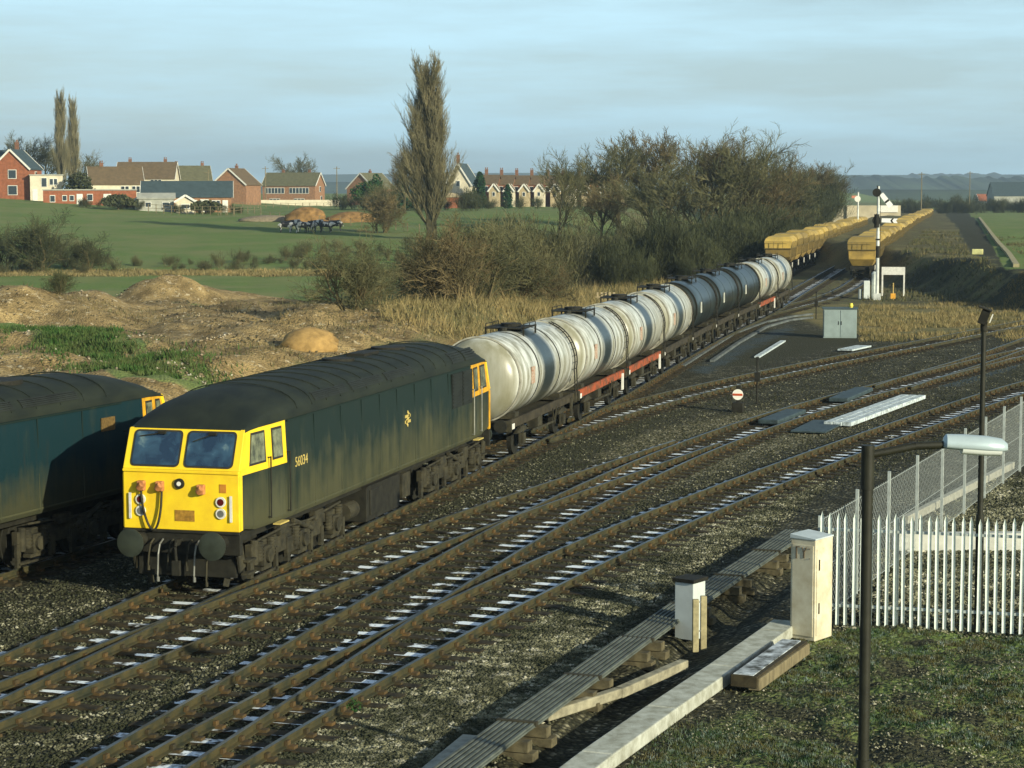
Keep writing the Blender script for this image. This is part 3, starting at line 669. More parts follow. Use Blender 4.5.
        for dy in (-2.05, 0, 2.05):
            mb = MB(); y = yc+dy
            for sx in (-1, 1):
                mb.cyl((sx*.68, y, .57), (sx*.82, y, .57), .57, n=28); mb.cyl((sx*.66, y, .57), (sx*.70, y, .57), .60, n=28)
            mb.cyl((-.8, y, .57), (.8, y, .57), .1, n=10); mb.build('wheelset', M_black, root, autos=True)
            for sx in (-1, 1):
                x = sx*1.13
                ab = MB(); ab.box((x, y, .57), (.26, .40, .40)); ab.cyl((x+sx*.1, y, .57), (x+sx*.2, y, .57), .15, n=16); ab.box((x, y, .32), (.2, .55, .08))
                for q in (-.32, .32):
                    ab.cyl((x+sx*.04, y+q, .50), (x+sx*.04, y+q, .90), .095, n=12)
                    for zz in np.arange(.53, .9, .07): ab.cyl((x+sx*.04, y+q, zz), (x+sx*.04, y+q, zz+.025), .115, n=12)
                ab.build('axle_box', M_grime, root, bevel=.008)
                sc = MB(); sc.box((x+sx*.03, y+.66, .38), (.07, .12, .5)); sc.bar((x+sx*.04, y+.66, .2), (x+sx*.04, y-.6, .18), .05, .05); sc.box((x, y-.66, .42), (.08, .16, .42)); sc.build('brake_rigging', M_grime, root)
        mb = MB()
    return root
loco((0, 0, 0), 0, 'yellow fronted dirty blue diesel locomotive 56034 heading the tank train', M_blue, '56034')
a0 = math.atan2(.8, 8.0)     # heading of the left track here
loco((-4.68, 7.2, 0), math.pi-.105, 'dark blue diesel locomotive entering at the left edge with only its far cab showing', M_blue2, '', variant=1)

# ------------------------------------------------------------------ tank wagons
def tank_paint(name, base, dirt, band, dark=0.0):
    m, t, b = newmat(name)
    v = node(t, 'ShaderNodeTexCoord').outputs['Object']; s = node(t, 'ShaderNodeSeparateXYZ', {'Vector': v}); y = s.outputs[1]; z = s.outputs[2]
    ri = node(t, 'ShaderNodeObjectInfo').outputs['Random']
    st = node(t, 'ShaderNodeMapping', {'Vector': v, 'Scale': (1, 1.6, .16)}); t.links.new(math_(t, 'MULTIPLY', ri, 30.0), node(t, 'ShaderNodeCombineXYZ').inputs[0])
    off = node(t, 'ShaderNodeCombineXYZ', {'X': math_(t, 'MULTIPLY', ri, 31.0), 'Y': math_(t, 'MULTIPLY', ri, 17.0)}); t.links.new(off.outputs[0], st.inputs['Location'])
    n1 = noise(t, st.outputs[0], 2.2, 6, .62); n2 = noise(t, v, 1.4, 5)
    c = mixc(t, ramp(t, n1, [(.38, 0.0), (.60, .9)]), base, dirt)
    # oil spilt down from the filler amidships
    yb = math_(t, 'ABSOLUTE', math_(t, 'ADD', y, math_(t, 'MULTIPLY', math_(t, 'SUBTRACT', n1, .5), .9)))
    sp = ramp(t, math_(t, 'DIVIDE', yb, 2.2), [(.24, 1.0), (.46, 0.0)])
    c = mixc(t, math_(t, 'MULTIPLY', sp, .97), c, band)
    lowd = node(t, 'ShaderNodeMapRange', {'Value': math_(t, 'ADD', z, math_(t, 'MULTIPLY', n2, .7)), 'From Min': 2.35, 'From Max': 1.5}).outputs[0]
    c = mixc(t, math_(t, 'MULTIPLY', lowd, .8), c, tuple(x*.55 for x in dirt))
    t.links.new(c, b.inputs['Base Color']); b.inputs['Roughness'].default_value = .33; b.inputs['Specular IOR Level'].default_value = .5
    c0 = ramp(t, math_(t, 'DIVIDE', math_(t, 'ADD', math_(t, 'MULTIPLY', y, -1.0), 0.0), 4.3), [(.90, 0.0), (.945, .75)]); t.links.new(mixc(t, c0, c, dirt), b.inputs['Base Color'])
    return m
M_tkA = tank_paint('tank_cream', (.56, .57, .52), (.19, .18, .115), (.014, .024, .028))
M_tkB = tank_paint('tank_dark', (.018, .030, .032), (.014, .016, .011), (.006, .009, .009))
M_solred = mat('solebar_red', (.40, .075, .022), .75, var=.55, scale=3, col2=(.10, .05, .025))
M_solbrn = mat('solebar_brown', (.055, .045, .026), .8, var=.6, scale=3)
M_hoop = mat('tank_hoop', (.42, .40, .32), .5, var=.5, scale=3)
def tank_wagon(tk, sol, tagc):
    root = thing('tank_wagon', 'x', 'tank wagon', (0, 0, 0), 0, 'two axle tank wagons in the train')
    n = 40; R0, zc = 1.27, 2.36; hl = 4.12
    prof = [(-hl-.22, .02), (-hl-.20, .45), (-hl-.13, .80), (-hl-.02, 1.05), (-hl+.12, 1.2), (-hl+.3, R0), (-2, R0), (0, R0), (2, R0), (hl-.3, R0), (hl-.12, 1.2), (hl+.02, 1.05), (hl+.13, .80), (hl+.2, .45), (hl+.22, .02)]
    mb = MB(); mb.loft([[(r*math.cos(2*math.pi*i/n), y, zc+r*math.sin(2*math.pi*i/n)) for i in range(n)] for y, r in prof]); mb.build('barrel', tk, root, autos=True)
    for y in (-hl+.28, hl-.28):
        mb = MB(); rings = [[(r*math.cos(2*math.pi*i/n), y+a, zc+r*math.sin(2*math.pi*i/n)) for i in range(n)] for a, r in ((-.06, R0-.01), (-.06, R0+.035), (.06, R0+.035), (.06, R0-.01))]
        mb.loft(rings, cap=False); mb.build('barrel_hoop', M_hoop if tk is M_tkA else M_black, root, autos=True)
    for y in (-1.45, 1.45):
        mb = MB(); mb.loft([[((R0+.012)*math.cos(2*math.pi*i/n), y+a, zc+(R0+.012)*math.sin(2*math.pi*i/n)) for i in range(n)] for a in (-.05, .05)], cap=False); mb.build('strap', M_black, root)
    mb = MB(); mb.cyl((0, 0, 3.55), (0, 0, 3.82), .33, n=16); mb.build('manlid', M_black, root)
    for y in (-.95, .95): mb = MB(); mb.cyl((0, y, 3.55), (0, y, 3.74), .12, n=10); mb.build('vent_valve', M_black, root)
    mb = MB(); mb.box((0, 0, 3.70), (1.24, 1.7, .04))
    for sx in (-.61, .61):
        mb.bar((sx, -.85, 3.72), (sx, .85, 3.72), .05)
        for y in (-.8, .8): mb.bar((sx, y, 3.2), (sx, y, 3.72), .05)
    mb.build('walkway', M_black, root)
    mb = MB()
    for sx in (-.61, .61):
        mb.bar((sx, -.8, 3.84), (sx, .8, 3.84), .022)
        for y in (-.8, 0, .8): mb.bar((sx, y, 3.72), (sx, y, 3.84), .022)
    mb.build('guard_rail', M_black, root)
    mb = MB()                               # curved side ladder near the far end
    for yy in (3.25, 3.6):
        pts = [((R0+.10)*math.sin(a), yy, zc+(R0+.10)*math.cos(a)) for a in np.linspace(.35, 1.75, 12)]+[(R0+.12, yy, 1.2)]
        mb.tube(pts, .022, 5)
    for a in np.linspace(.45, 1.75, 9): mb.bar(((R0+.10)*math.sin(a), 3.25, zc+(R0+.10)*math.cos(a)), ((R0+.10)*math.sin(a), 3.6, zc+(R0+.10)*math.cos(a)), .022)
    mb.build('ladder', M_black, root)
    mb = MB()
    for sx in (-1, 1): mb.box((sx*1.02, 0, 1.06), (.10, 8.9, .26))
    mb.build('solebar', sol, root, bevel=.01)
    mb = MB(); mb.box((0, 0, 1.0), (1.9, 8.8, .1))
    for y in (-4.45, 4.45): mb.box((0, y, 1.04), (2.3, .12, .32))
    for y in (-3, 3): mb.box((0, y, 1.22), (1.9, .5, .2)); 
    mb.build('underframe', M_grime, root)
    for y in (-2.75, 2.75):
        mb = MB()
        for sx in (-1, 1): mb.cyl((sx*.68, y, .5), (sx*.82, y, .5), .5, n=24)
        mb.cyl((-.8, y, .5), (.8, y, .5), .09, n=10); mb.build('wheelset', M_black, root, autos=True)
        for sx in (-1, 1):
            ab = MB(); ab.box((sx*1.02, y, .5), (.22, .30, .32)); 
            for k in range(6): ab.bar((sx*1.02, y-.75+k*.1, .72+k*.028), (sx*1.02, y+.75-k*.1, .72+k*.028), .1, .026)
            ab.bar((sx*1.02, y-.22, .3), (sx*1.02, y-.22, .95), .04, .06); ab.bar((sx*1.02, y+.22, .3), (sx*1.02, y+.22, .95), .04, .06); ab.build('axle_box', M_grime, root)
    mb = MB()
    for sx in (-1, 1):
        mb.bar((sx*1.1, -1.6, .62), (sx*1.12, 1.4, .58), .04, .06); mb.box((sx*.9, -.4, .72), (.3, .6, .4)); mb.cyl((sx*.5, .5, .7), (sx*.5, 1.3, .7), .18, n=12)
        mb.bar((sx*1.08, 1.2, 1.0), (sx*1.08, 1.5, .45), .04); mb.bar((sx*1.08, 1.8, 1.0), (sx*1.08, 1.5, .45), .04)
    mb.build('brake_gear', M_grime, root)
    for sx in (-1, 1):
        for sy in (-1, 1):
            mb = MB(); mb.cyl((sx*.87, sy*4.45, 1.06), (sx*.87, sy*4.68, 1.06), .10, n=12); mb.cyl((sx*.87, sy*4.68, 1.06), (sx*.87, sy*4.72, 1.06), .2, n=18); mb.build('buffer', M_black, root)
    mb = MB(); a = math.radians(2)
    mb.box((R0*math.cos(a)+.012, -2.25, zc+.03), (.02, .42, .52)); mb.build('hazard_plate', tagc, root)
    mb = MB(); mb.box((1.10, -4.05, 1.0), (.02, .3, .16)); mb.build('label_plate', M_white, root); mb = MB(); mb.box((1.09, 3.95, .78), (.06, .22, .62)); mb.build('brake_lever_plate', M_white if sol is not M_solbrn else M_grime, root)
    return root
M_plate = mat('plate_rust', (.28, .13, .07), .6, var=.5, scale=14, col2=(.50, .42, .33))
S1 = np.concatenate([[0], np.cumsum(np.hypot(*np.diff(q1, axis=0).T))])
def on_track(y):
    i = int(np.argmin(abs(q1[:, 1]-y))); t_ = q1[min(i+1, len(q1)-1)]-q1[i-1]; x = float(np.interp(y, q1[:, 1], q1[:, 0])); return x, math.atan2(t_[1], t_[0])-math.pi/2
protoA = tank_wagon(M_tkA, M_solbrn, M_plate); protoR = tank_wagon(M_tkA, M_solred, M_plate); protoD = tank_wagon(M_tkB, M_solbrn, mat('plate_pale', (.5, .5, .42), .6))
TL = ['cream tank wagon coupled directly behind the locomotive', 'cream tank wagon with red solebar, second behind the locomotive', 'cream tank wagon with red solebar, third behind the locomotive', 'last pale tank wagon before the three black ones', 'black tank wagon next to the pale front group', 'middle one of the three black tank wagons', 'black tank wagon ahead of the two pale rear ones', 'pale tank wagon with red solebar just behind the black ones', 'pale tank wagon at the tail of the train']
used = set()
for i, k in enumerate('ARRADDDRA'):
    y = 25.45+9.47*i; x, a = on_track(y); pr = {'A': protoA, 'R': protoR, 'D': protoD}[k]
    if k not in used: used.add(k); r = pr; r.location = (x, y, 0); r.rotation_euler = (0, 0, a); r['label'] = TL[i]
    else: r = dup(pr, (x, y, 0), a, TL[i])
# ------------------------------------------------------------------ hopper wagons
def hop_mat(name, c1, c2):
    m, t, b = newmat(name); v = node(t, 'ShaderNodeTexCoord').outputs['Object']; ri = node(t, 'ShaderNodeObjectInfo').outputs['Random']
    off = node(t, 'ShaderNodeVectorMath', {0: v, 1: node(t, 'ShaderNodeCombineXYZ', {'X': math_(t, 'MULTIPLY', ri, 40.)}).outputs[0]}, operation='ADD').outputs[0]
    c = mixc(t, ramp(t, noise(t, off, .8, 6, .65), [(.35, 0.0), (.65, 1.0)]), c1, c2); c = mixc(t, math_(t, 'MULTIPLY', ri, .7), c, tuple(x*.35 for x in c2))
    t.links.new(c, b.inputs['Base Color']); b.inputs['Roughness'].default_value = .8; return m
M_hop = hop_mat('hopper_yellow', (.46, .30, .06), (.18, .125, .035))
M_hop2 = hop_mat('hopper_end', (.55, .37, .075), (.32, .225, .06))
M_rope = mat('hopper_rib', (.12, .09, .03), .8)
def hopper_wagon():
    root = thing('hopper_wagon', 'x', 'hopper wagon', (0, 0, 0), 0, 'yellow hopper wagons in the two rakes')
    mb = MB(); L2 = 3.35
    mb.loft([[(-a, -L2+o_, z_), (a, -L2+o_, z_), (a, L2-o_, z_), (-a, L2-o_, z_)] for a, o_, z_ in ((1.28, .05, 2.62), (1.33, .0, 3.25), (1.24, .15, 3.52), (1.0, .55, 3.74))])
    mb.build('hood', M_hop2, root)
    mb = MB(); mb.loft([[(-.9, -2.9, 1.15), (.9, -2.9, 1.15), (.9, 2.9, 1.15), (-.9, 2.9, 1.15)], [(-1.17, -3.5, 1.75), (1.17, -3.5, 1.75), (1.17, 3.5, 1.75), (-1.17, 3.5, 1.75)], [(-1.22, -3.6, 2.55), (1.22, -3.6, 2.55), (1.22, 3.6, 2.55), (-1.22, 3.6, 2.55)]]); mb.build('hopper_body', M_hop, root)
    mb = MB(); mb.box((0, 0, 2.585), (2.62, 7.45, .07))
    for sx in (-1, 1):
        for y in np.linspace(-3.3, 3.3, 8): mb.bar((sx*1.24, y, 1.7), (sx*1.335, y, 3.25), .05, .08)
        for x in (-.45, .45): mb.bar((x, sx*3.63, 2.62), (x, sx*3.66, 3.25), .04)
    mb.bar((-1.25, -3.66, 3.25), (1.25, -3.66, 3.25), .03); mb.build('rib', M_rope, root)
    mb = MB(); 
    for sx in (-1, 1): mb.box((sx*.95, 0, .98), (.1, 7.4, .22))
    for sy in (-1, 1):
        mb.box((0, sy*3.7, .98), (2.2, .12, .3))
        for sx in (-1, 1): mb.cyl((sx*.87, sy*3.7, 1.03), (sx*.87, sy*4.0, 1.03), .1, n=8); mb.cyl((sx*.87, sy*3.98, 1.03), (sx*.87, sy*4.02, 1.03), .2, n=12)
    mb.build('underframe', M_black, root)
    for y in (-2.4, 2.4):
        mb = MB()
        for sx in (-1, 1): mb.cyl((sx*.68, y, .48), (sx*.82, y, .48), .48, n=14); mb.box((sx*1.0, y, .5), (.16, .9, .3))
        mb.cyl((-.8, y, .48), (.8, y, .48), .08, n=6); mb.build('wheelset', M_grime, root)
    mb = MB()
    for sx in (-1, 1): mb.box((sx*1.03, 1.2, .82), (.08, .1, .55))
    mb.build('brake_lever', M_white, root)
    return root
hp = hopper_wagon(); first = True
def rake(pts, y0, y1, lab):
    global first
    p = np.array(pts); y = y0; k = 0
    while y < y1:
        x = np.interp(y, p[:, 1], p[:, 0]); x2 = np.interp(y+1, p[:, 1], p[:, 0]); a = -math.atan2(x2-x, 1)
        l_ = lab[min(k, len(lab)-1)]
        if first: r = hp; r.location = (x, y, 0); r.rotation_euler = (0, 0, a); r['label'] = l_; first = False
        else: r = dup(hp, (x, y, 0), a, l_)
        r.scale = (1, 1, random.uniform(.95, 1.04))
        r['group'] = 'yellow hopper wagons further along the '+('right' if 'right' in l_ else 'left')+' rake' if k >= len(lab)-1 else 'yellow hopper wagons in the two rakes'
        y += 8.1*math.cos(a); k += 1
rake([(-.9, 153), (-2.3, 183), (-5.3, 250), (-9.8, 343), (-14, 450), (-18, 530)], 157, 520, ['yellow hopper wagon heading the right rake beside the signal post', 'yellow hopper wagon second in the right rake, behind the signal post', 'yellow hopper wagon further back in the right hand rake'])
rake([(-9.2, 153), (-10.7, 183), (-13.6, 250), (-17.6, 330), (-19, 350)], 164, 330, ['yellow hopper wagon at the near end of the left rake above the tank train', 'yellow hopper wagon second in the left rake beyond the tank train', 'yellow hopper wagon further back in the left hand rake'])
# ================================================================== LINESIDE
M_conc = mat('concrete', (.36, .35, .28), .85, var=.35, scale=6, bump=.3)
M_cream = mat('cream_cabinet', (.60, .56, .42), .65, var=.22, scale=3, col2=(.46, .40, .27))
M_wood = mat('grey_timber', (.22, .18, .10), .85, var=.5, scale=8, stretch=(1, 1, .3))
M_pole = mat('pole_green', (.020, .020, .011), .6, var=.4, scale=6)
M_frost = mat('frosted_board', (.62, .70, .72), .8, var=.35, scale=7, col2=(.22, .25, .24))
M_dark = mat('dark_sheet', (.05, .075, .08), .6, var=.5, scale=6)
M_lid = mat('cable_lid', (.12, .135, .115), .7, var=.45, scale=3, col2=(.055, .062, .05))
M_soil = mat('dark_soil', (.05, .04, .02), .95, var=.5, scale=10)
M_hutblue = mat('hut_blue_grey', (.24, .30, .29), .6, var=.2, scale=2)
M_palegreen = mat('galvanised', (.50, .54, .50), .45, metal=.3, var=.25, scale=5)

# cable route on low supports: each ribbed lid section is a thing that could be lifted off
def lid(x, y, a, ln, tilt, label):
    root = thing('cable_trough', label, 'cable trough', (x, y, .12), a, 'ribbed cable trough sections on low blocks')
    mb = MB(); w = .60
    mb.box((0, ln/2, -.05), (w, ln, .03), rot=(tilt, 0, 0))
    for k in range(7):
        xx = -w/2+.04+k*(w-.08)/6; z0 = -.03; mb.bar((xx, 0, z0-tilt*ln/2), (xx, ln, z0+tilt*ln/2), .042, .05)
    mb.build('ribbed_lid', M_lid, root)
    mb = MB(); mb.box((0, .06, -.02-tilt*ln/2), (w+.04, .10, .07)); mb.build('end_clamp', M_grime, root, bevel=.008)
    for s_ in (.25, ln-.6):
        mb = MB(); mb.box((.06, s_, -.18), (.75, .2, .16)); mb.box((.08, s_+.05, -.34), (.85, .25, .14)); mb.build('support_block', mat('block_timber', (.13, .11, .06), .9, var=.6, scale=6), root, bevel=.01)
names = ['bottom', 'second', 'third', 'fourth', 'fifth', 'sixth', 'farthest']
tp = [(8.62, -14.6), (8.87, -11.5), (9.10, -8.45), (9.38, -5.33), (9.66, -2.33), (9.98, .8), (10.32, 3.9), (10.66, 7.0), (10.98, 10.1)]
for i in range(len(tp)-1):
    (x, y), (x2, y2) = tp[i], tp[i+1]; a = -math.atan2(x2-x, y2-y)
    lid(x, y, a, math.hypot(x2-x, y2-y)-.02, random.uniform(-.008, .012), 'ribbed cable trough section, %s of the line counted from the bottom edge' % ['half hidden first', 'first whole', 'second', 'third', 'fourth', 'fifth', 'sixth', 'seventh'][i])
# stone edging strip at lower middle
mb = MB(); P0 = G(395, 800, -.18); P1 = G(470, 738, -.18); mb.bar(P0, P1, .22, .1); tag(mb.build('concrete_strip', M_conc), 'narrow pale concrete strip lying left of the cable troughs at the bottom edge', 'concrete strip')
# concrete kerb walkway
mb = MB(); kp = [(10.2, -12.5), (10.55, -9.4), (10.95, -6.6), (11.42, -3.6), (11.85, -.6), (11.98, .35)]
for (a, b) in zip(kp[:-1], kp[1:]):
    mb.bar((a[0], a[1], -.10), (b[0]-(b[0]-a[0])*.006, b[1]-.02, -.10), .50, .22)
tag(mb.build('concrete_kerb', mat('kerb_concrete', (.46, .47, .40), .85, var=.3, scale=4, bump=.3, col2=(.26, .26, .2)), bevel=.02), 'long pale concrete kerb running from the bottom edge to the cream cabinet', 'kerb')
# pale timber baulk
mb = MB()
for a, b, w_ in (((545, 716), (620, 692), .16), ((618, 693), (684, 664), .18)):
    p, q = G(*a, -.12), G(*b, -.12); mb.bar(p, q, w_, .16)
tag(mb.build('timber_baulk', mat('pale_timber', (.34, .31, .21), .85, var=.5, scale=5, bump=.4), bevel=.02), 'pale weathered timber baulk lying between cable troughs and kerb', 'timber')
# frosted pile of boards by the cabinet
r = thing('board_pile', 'dark sleeper like boards with white frost on top beside the cream cabinet', 'board pile', (11.95, -3.0, 0), 0)
for k, (dx, z, w_, m_) in enumerate(((.02, -.02, .46, M_soil), (.3, -.06, .20, M_wood))):
    mb = MB(); mb.bar((-.05+dx*.6, -1.55, z), (.42+dx*.6, 1.35, z), w_, .2); mb.build('board', m_, r, bevel=.015)
mb = MB(); mb.bar((-.05, -1.5, .085), (.38, 1.3, .085), .34, .012); mb.build('frost', mat('frost_patch', (.66, .72, .75), .8, var=.75, scale=3.5, col2=(.05, .05, .04)), r)
# cream cabinet
r = thing('relay_cabinet', 'tall cream lineside cabinet with grey sloping lid at the end of the palisade fence', 'cabinet', (12.47, .02, -.22), math.radians(-24))
mb = MB(); mb.box((0, 0, .93), (.52, .62, 1.86)); mb.build('body', M_cream, r, bevel=.015)
mb = MB(); mb.prism([(-.27, 0), (.27, 0), (.27, .03), (-.27, .08)], lambda u, v: (u, -.325, 1.862+v), lambda u, v: (u, .325, 1.862+v)); mb.build('lid', mat('lid_grey', (.50, .56, .56), .5, var=.2), r, bevel=.006)
mb = MB(); mb.box((0, -.318, .92), (.44, .016, 1.68)); mb.build('door', M_cream, r, bevel=.006)
mb = MB(); mb.box((.267, -.02, .9), (.014, .5, 1.6)); mb.build('side_door', M_cream, r, bevel=.006)
mb = MB(); mb.bar((.272, -.2, .5), (.272, -.2, .7), .03); mb.bar((.272, -.2, 1.3), (.272, -.2, 1.5), .03); mb.build('hinge', M_grime, r)
mb = MB()                                   # stencilled strokes near the top
for (a, b) in (((-.13, 1.84), (-.13, 1.62)), ((-.13, 1.84), (-.05, 1.84)), ((-.01, 1.84), (.03, 1.74)), ((.08, 1.84), (.03, 1.74)), ((.03, 1.74), (.03, 1.64)), ((.13, 1.82), (.16, 1.82)), ((.14, 1.64), (.16, 1.64))):
    mb.bar((a[0], -.331, a[1]-.12), (b[0], -.331, b[1]-.12), .022, .012)
mb.build('stencil_mark', mat('stencil', (.13, .09, .05), .8), r)
# small case with black lid and timber frame in front
r = thing('equipment_case', 'small white equipment case with a black lid beside the cable troughs', 'cabinet', (10.30, -.45, -.25), math.radians(-22))
mb = MB(); mb.box((0, 0, .53), (.40, .42, 1.06)); mb.build('body', mat('case_white', (.50, .54, .52), .6, var=.15), r, bevel=.012)
mb = MB(); mb.box((0, 0, 1.10), (.48, .50, .07)); mb.build('lid', M_black, r, bevel=.01)
r = thing('wire_support', 'low frame of two weathered posts and wires in front of the small case', 'frame', (10.62, -1.35, -.3), math.radians(20))
for x, h in ((-.06, .96), (.12, .98)):
    mb = MB(); mb.box((x, .2*(x > 0), h/2), (.11, .09, h)); mb.build('post', mat('post_timber', (.36, .31, .17), .85, var=.4, scale=7), r, bevel=.01)
mb = MB()
for z in (.35, .88): mb.bar((-.08, .05, z), (.14, .22, z), .02)
mb.build('wire', M_steel, r)
# palisade fence --------------------------------------------------------
M_pal = mat('palisade_white', (.60, .66, .61), .55, var=.2, scale=6)
A0 = G(818, 626)[:2]; A1 = G(1100, 641)[:2]; dv = (A1-A0)/np.linalg.norm(A1-A0); LEN = np.linalg.norm(A1-A0); pa = math.atan2(dv[1], dv[0])
r = thing('palisade_fence', 'white steel palisade fence with pointed pales running right from the cabinet', 'fence', (*A0, -.22), pa)
PALE = MB()
PALE.add([(-.033, -.02, .06), (-.012, 0, .06), (.012, 0, .06), (.033, -.02, .06), (-.033, -.02, 2.08), (-.012, 0, 2.10), (.012, 0, 2.10), (.033, -.02, 2.08), (0, -.012, 2.2),
          (-.033, -.024, .06), (-.012, -.004, .06), (.012, -.004, .06), (.033, -.024, .06), (-.033, -.024, 2.08), (-.012, -.004, 2.10), (.012, -.004, 2.10), (.033, -.024, 2.08), (0, -.016, 2.2)],
         [(0, 1, 5, 4), (1, 2, 6, 5), (2, 3, 7, 6), (4, 5, 8), (5, 6, 8), (6, 7, 8), (9, 13, 14, 10), (10, 14, 15, 11), (11, 15, 16, 12), (13, 17, 14), (14, 17, 15), (15, 17, 16), (0, 4, 13, 9), (3, 12, 16, 7), (4, 8, 17, 13), (7, 16, 17, 8)])
PM = PALE.mesh('pale', M_pal)
npal = int(LEN/.152)
for i in range(npal):
    s_ = .06+i*.152
    if 4.9 < s_/.152 % 18 < 5.9: pass
    o = bpy.data.objects.new('pale', PM); C.objects.link(o); o.parent = r; o.location = (s_, -.055, 0); o.rotation_euler = (random.uniform(-.008, .008), random.uniform(-.006, .006), random.uniform(-.1, .1)); o.scale = (1, 1, random.uniform(.985, 1.01))
for z in (.42, 1.86):
    mb = MB(); mb.bar((0, -.03, z), (LEN, -.03, z), .035, .05); mb.build('rail', M_palegreen, r)
for s_ in (0., 1.42, 4.15): mb = MB(); mb.box((s_+.02, .03, 1.0), (.08, .06, 2.2)); mb.build('post', M_palegreen, r)
# chain link fence receding ---------------------------------------------
B0 = A0+np.array([.02, .1]); B1 = np.array([20.5, 58.]); BL = np.linalg.norm(B1-B0); ba = math.atan2(B1[1]-B0[1], B1[0]-B0[0])
r = thing('chain_link_fence', 'chain link fence with thin pale posts receding beside the tracks behind the lamp', 'fence', (*B0, -.22), ba)
mb = MB(); 
npost = int(BL/2.9)
for k in range(1, npost+1):
    p_ = MB(); p_.box((k*2.9, 0, 1.1), (.06, .06, 2.2)); p_.build('post', M_palegreen, r)
for z in (.1, 1.05, 2.0): mb.bar((0, 0, z), (BL, 0, z), .008)
mb.build('strand', M_palegreen, r)
mb = MB(); pitch = .16; hz = 1.95
k = -hz
while k < BL:
    for sg in (1, -1):
        a_, b_ = (k, .08) if sg > 0 else (k, .08+hz), 0
        x0, z0, x1, z1 = (k, .08, k+hz, .08+hz) if sg > 0 else (k, .08+hz, k+hz, .08)
        if x0 < 0: t_ = -x0/hz; z0 = z0+(z1-z0)*t_; x0 = 0
        if x1 > BL: t_ = (x1-BL)/hz; z1 = z1-(z1-z0)*min(1, t_); x1 = BL
        if x1-x0 > .05:
            c0 = len(mb.v); w_ = .0021
            mb.add([(x0, -w_, z0), (x0, w_, z0-w_), (x0, w_, z0+w_), (x1, -w_, z1), (x1, w_, z1-w_), (x1, w_, z1+w_)], [(0, 1, 4, 3), (1, 2, 5, 4), (2, 0, 3, 5)])
    k += pitch
mb.build('mesh_panel', M_palegreen, r)
# low white wall behind the palisade
mb = MB(); p, q = G(893, 541, .0), G(1040, 538, .0); mb.bar((p[0], p[1], -.02), (q[0]+1.2, q[1], -.02), .3, .42); tag(mb.build('concrete_wall', mat('wall_pale', (.52, .52, .45), .8, var=.25, scale=4), bevel=.01), 'low pale concrete wall seen through the palisade fence at right', 'wall')
mb = MB(); p, q = G(905, 520, -.1), G(1012, 465, -.1); mb.bar(p, q, .16, .2); tag(mb.build('concrete_edging', M_conc, bevel=.01), 'straight concrete edging running beside the chain link fence', 'edging')
# lamp post in the foreground --------------------------------------------
lx, ly = 14.62, -13.1
lz = zat(lx, ly)
r = thing('street_lamp', 'dark lamp post with a grey lantern on a short arm in front of the fence', 'lamp post', (lx, ly, 0), 0)
mb = MB(); mb.cyl((0, 0, lz-.1), (0, 0, 1.2), .085, n=16); mb.cyl((0, 0, 1.2), (0, 0, 4.45), .066, .066, n=16); mb.cyl((0, 0, 4.45), (0, 0, 4.97), .078, n=16); mb.build('column', M_pole, r, autos=True)
mb = MB(); av = Vector((math.cos(YAW), math.sin(YAW), 0)); pts = [Vector((0, 0, 4.86))+av*.03, Vector((0, 0, 4.90))+av*.25, Vector((0, 0, 4.96))+av*.55, Vector((0, 0, 4.975))+av*.9]; mb.tube(pts, .046, 10); mb.build('arm', M_pole, r, autos=True)
lh = thing('x', 'x', 'x'); bpy.data.objects.remove(lh)
def lantern(root, o, a):
    mb = MB(); secs = [(0.0, .05, .09), (.03, .10, .13), (.22, .12, .14), (.50, .13, .14), (.68, .12, .12), (.75, .06, .07)]
    rings = []
    for s_, w_, h_ in secs:
        rings.append([(s_, w_*math.cos(t_), h_*math.sin(t_)*(1.0 if math.sin(t_) > 0 else .35)) for t_ in np.linspace(0, 2*math.pi, 17)[:-1]])
    R_ = Matrix.Rotation(a, 3, 'Z') @ Matrix.Rotation(.07, 3, 'Y')
    mb.loft([[R_ @ Vector(p)+o for p in r_] for r_ in rings]); h = mb.build('lantern', mat('lantern_grey', (.40, .48, .50), .35, metal=.2, var=.12, scale=4), root, autos=True)
    mb = MB(); mb.loft([[R_ @ Vector((s_, w_*.86*math.cos(t_), -.02-h_*.55*abs(math.sin(t_))*(1 if math.sin(t_) < 0 else -.1)))+o for t_ in np.linspace(0, 2*math.pi, 13)[:-1]] for s_, w_, h_ in secs[2:5]]); mb.build('diffuser', mat('diffuser', (.75, .78, .74), .25, var=.1), root, autos=True)
lantern(r, Vector((0, 0, 4.975))+av*.88, YAW)
# tall pole with a floodlight ---------------------------------------------
x, y = 15.42, 1.3; zt_ = 5.62
r = thing('floodlight_pole', 'tall thin dark pole carrying a small floodlight, standing behind the fence', 'lamp post', (x, y, -.22), 0)
mb = MB(); mb.cyl((0, 0, 0), (0, 0, 2.2), .075, n=12); mb.cyl((0, 0, 2.2), (0, 0, 5.7), .055, .045, n=12); mb.build('column', M_pole, r, autos=True)
mb = MB(); mb.box((0, 0, 5.86), (.16, .22, .26), rot=(0, .35, 0)); mb.box((.02, 0, 6.02), (.26, .28, .03), rot=(0, .35, 0)); mb.cyl((0, 0, 5.6), (0, 0, 5.78), .065, n=10); mb.build('lamp_head', M_black, r, bevel=.01)
mb = MB(); mb.box((.13, -.03, 5.84), (.02, .16, .16), rot=(0, .35, 0)); mb.build('lens', M_white, r)
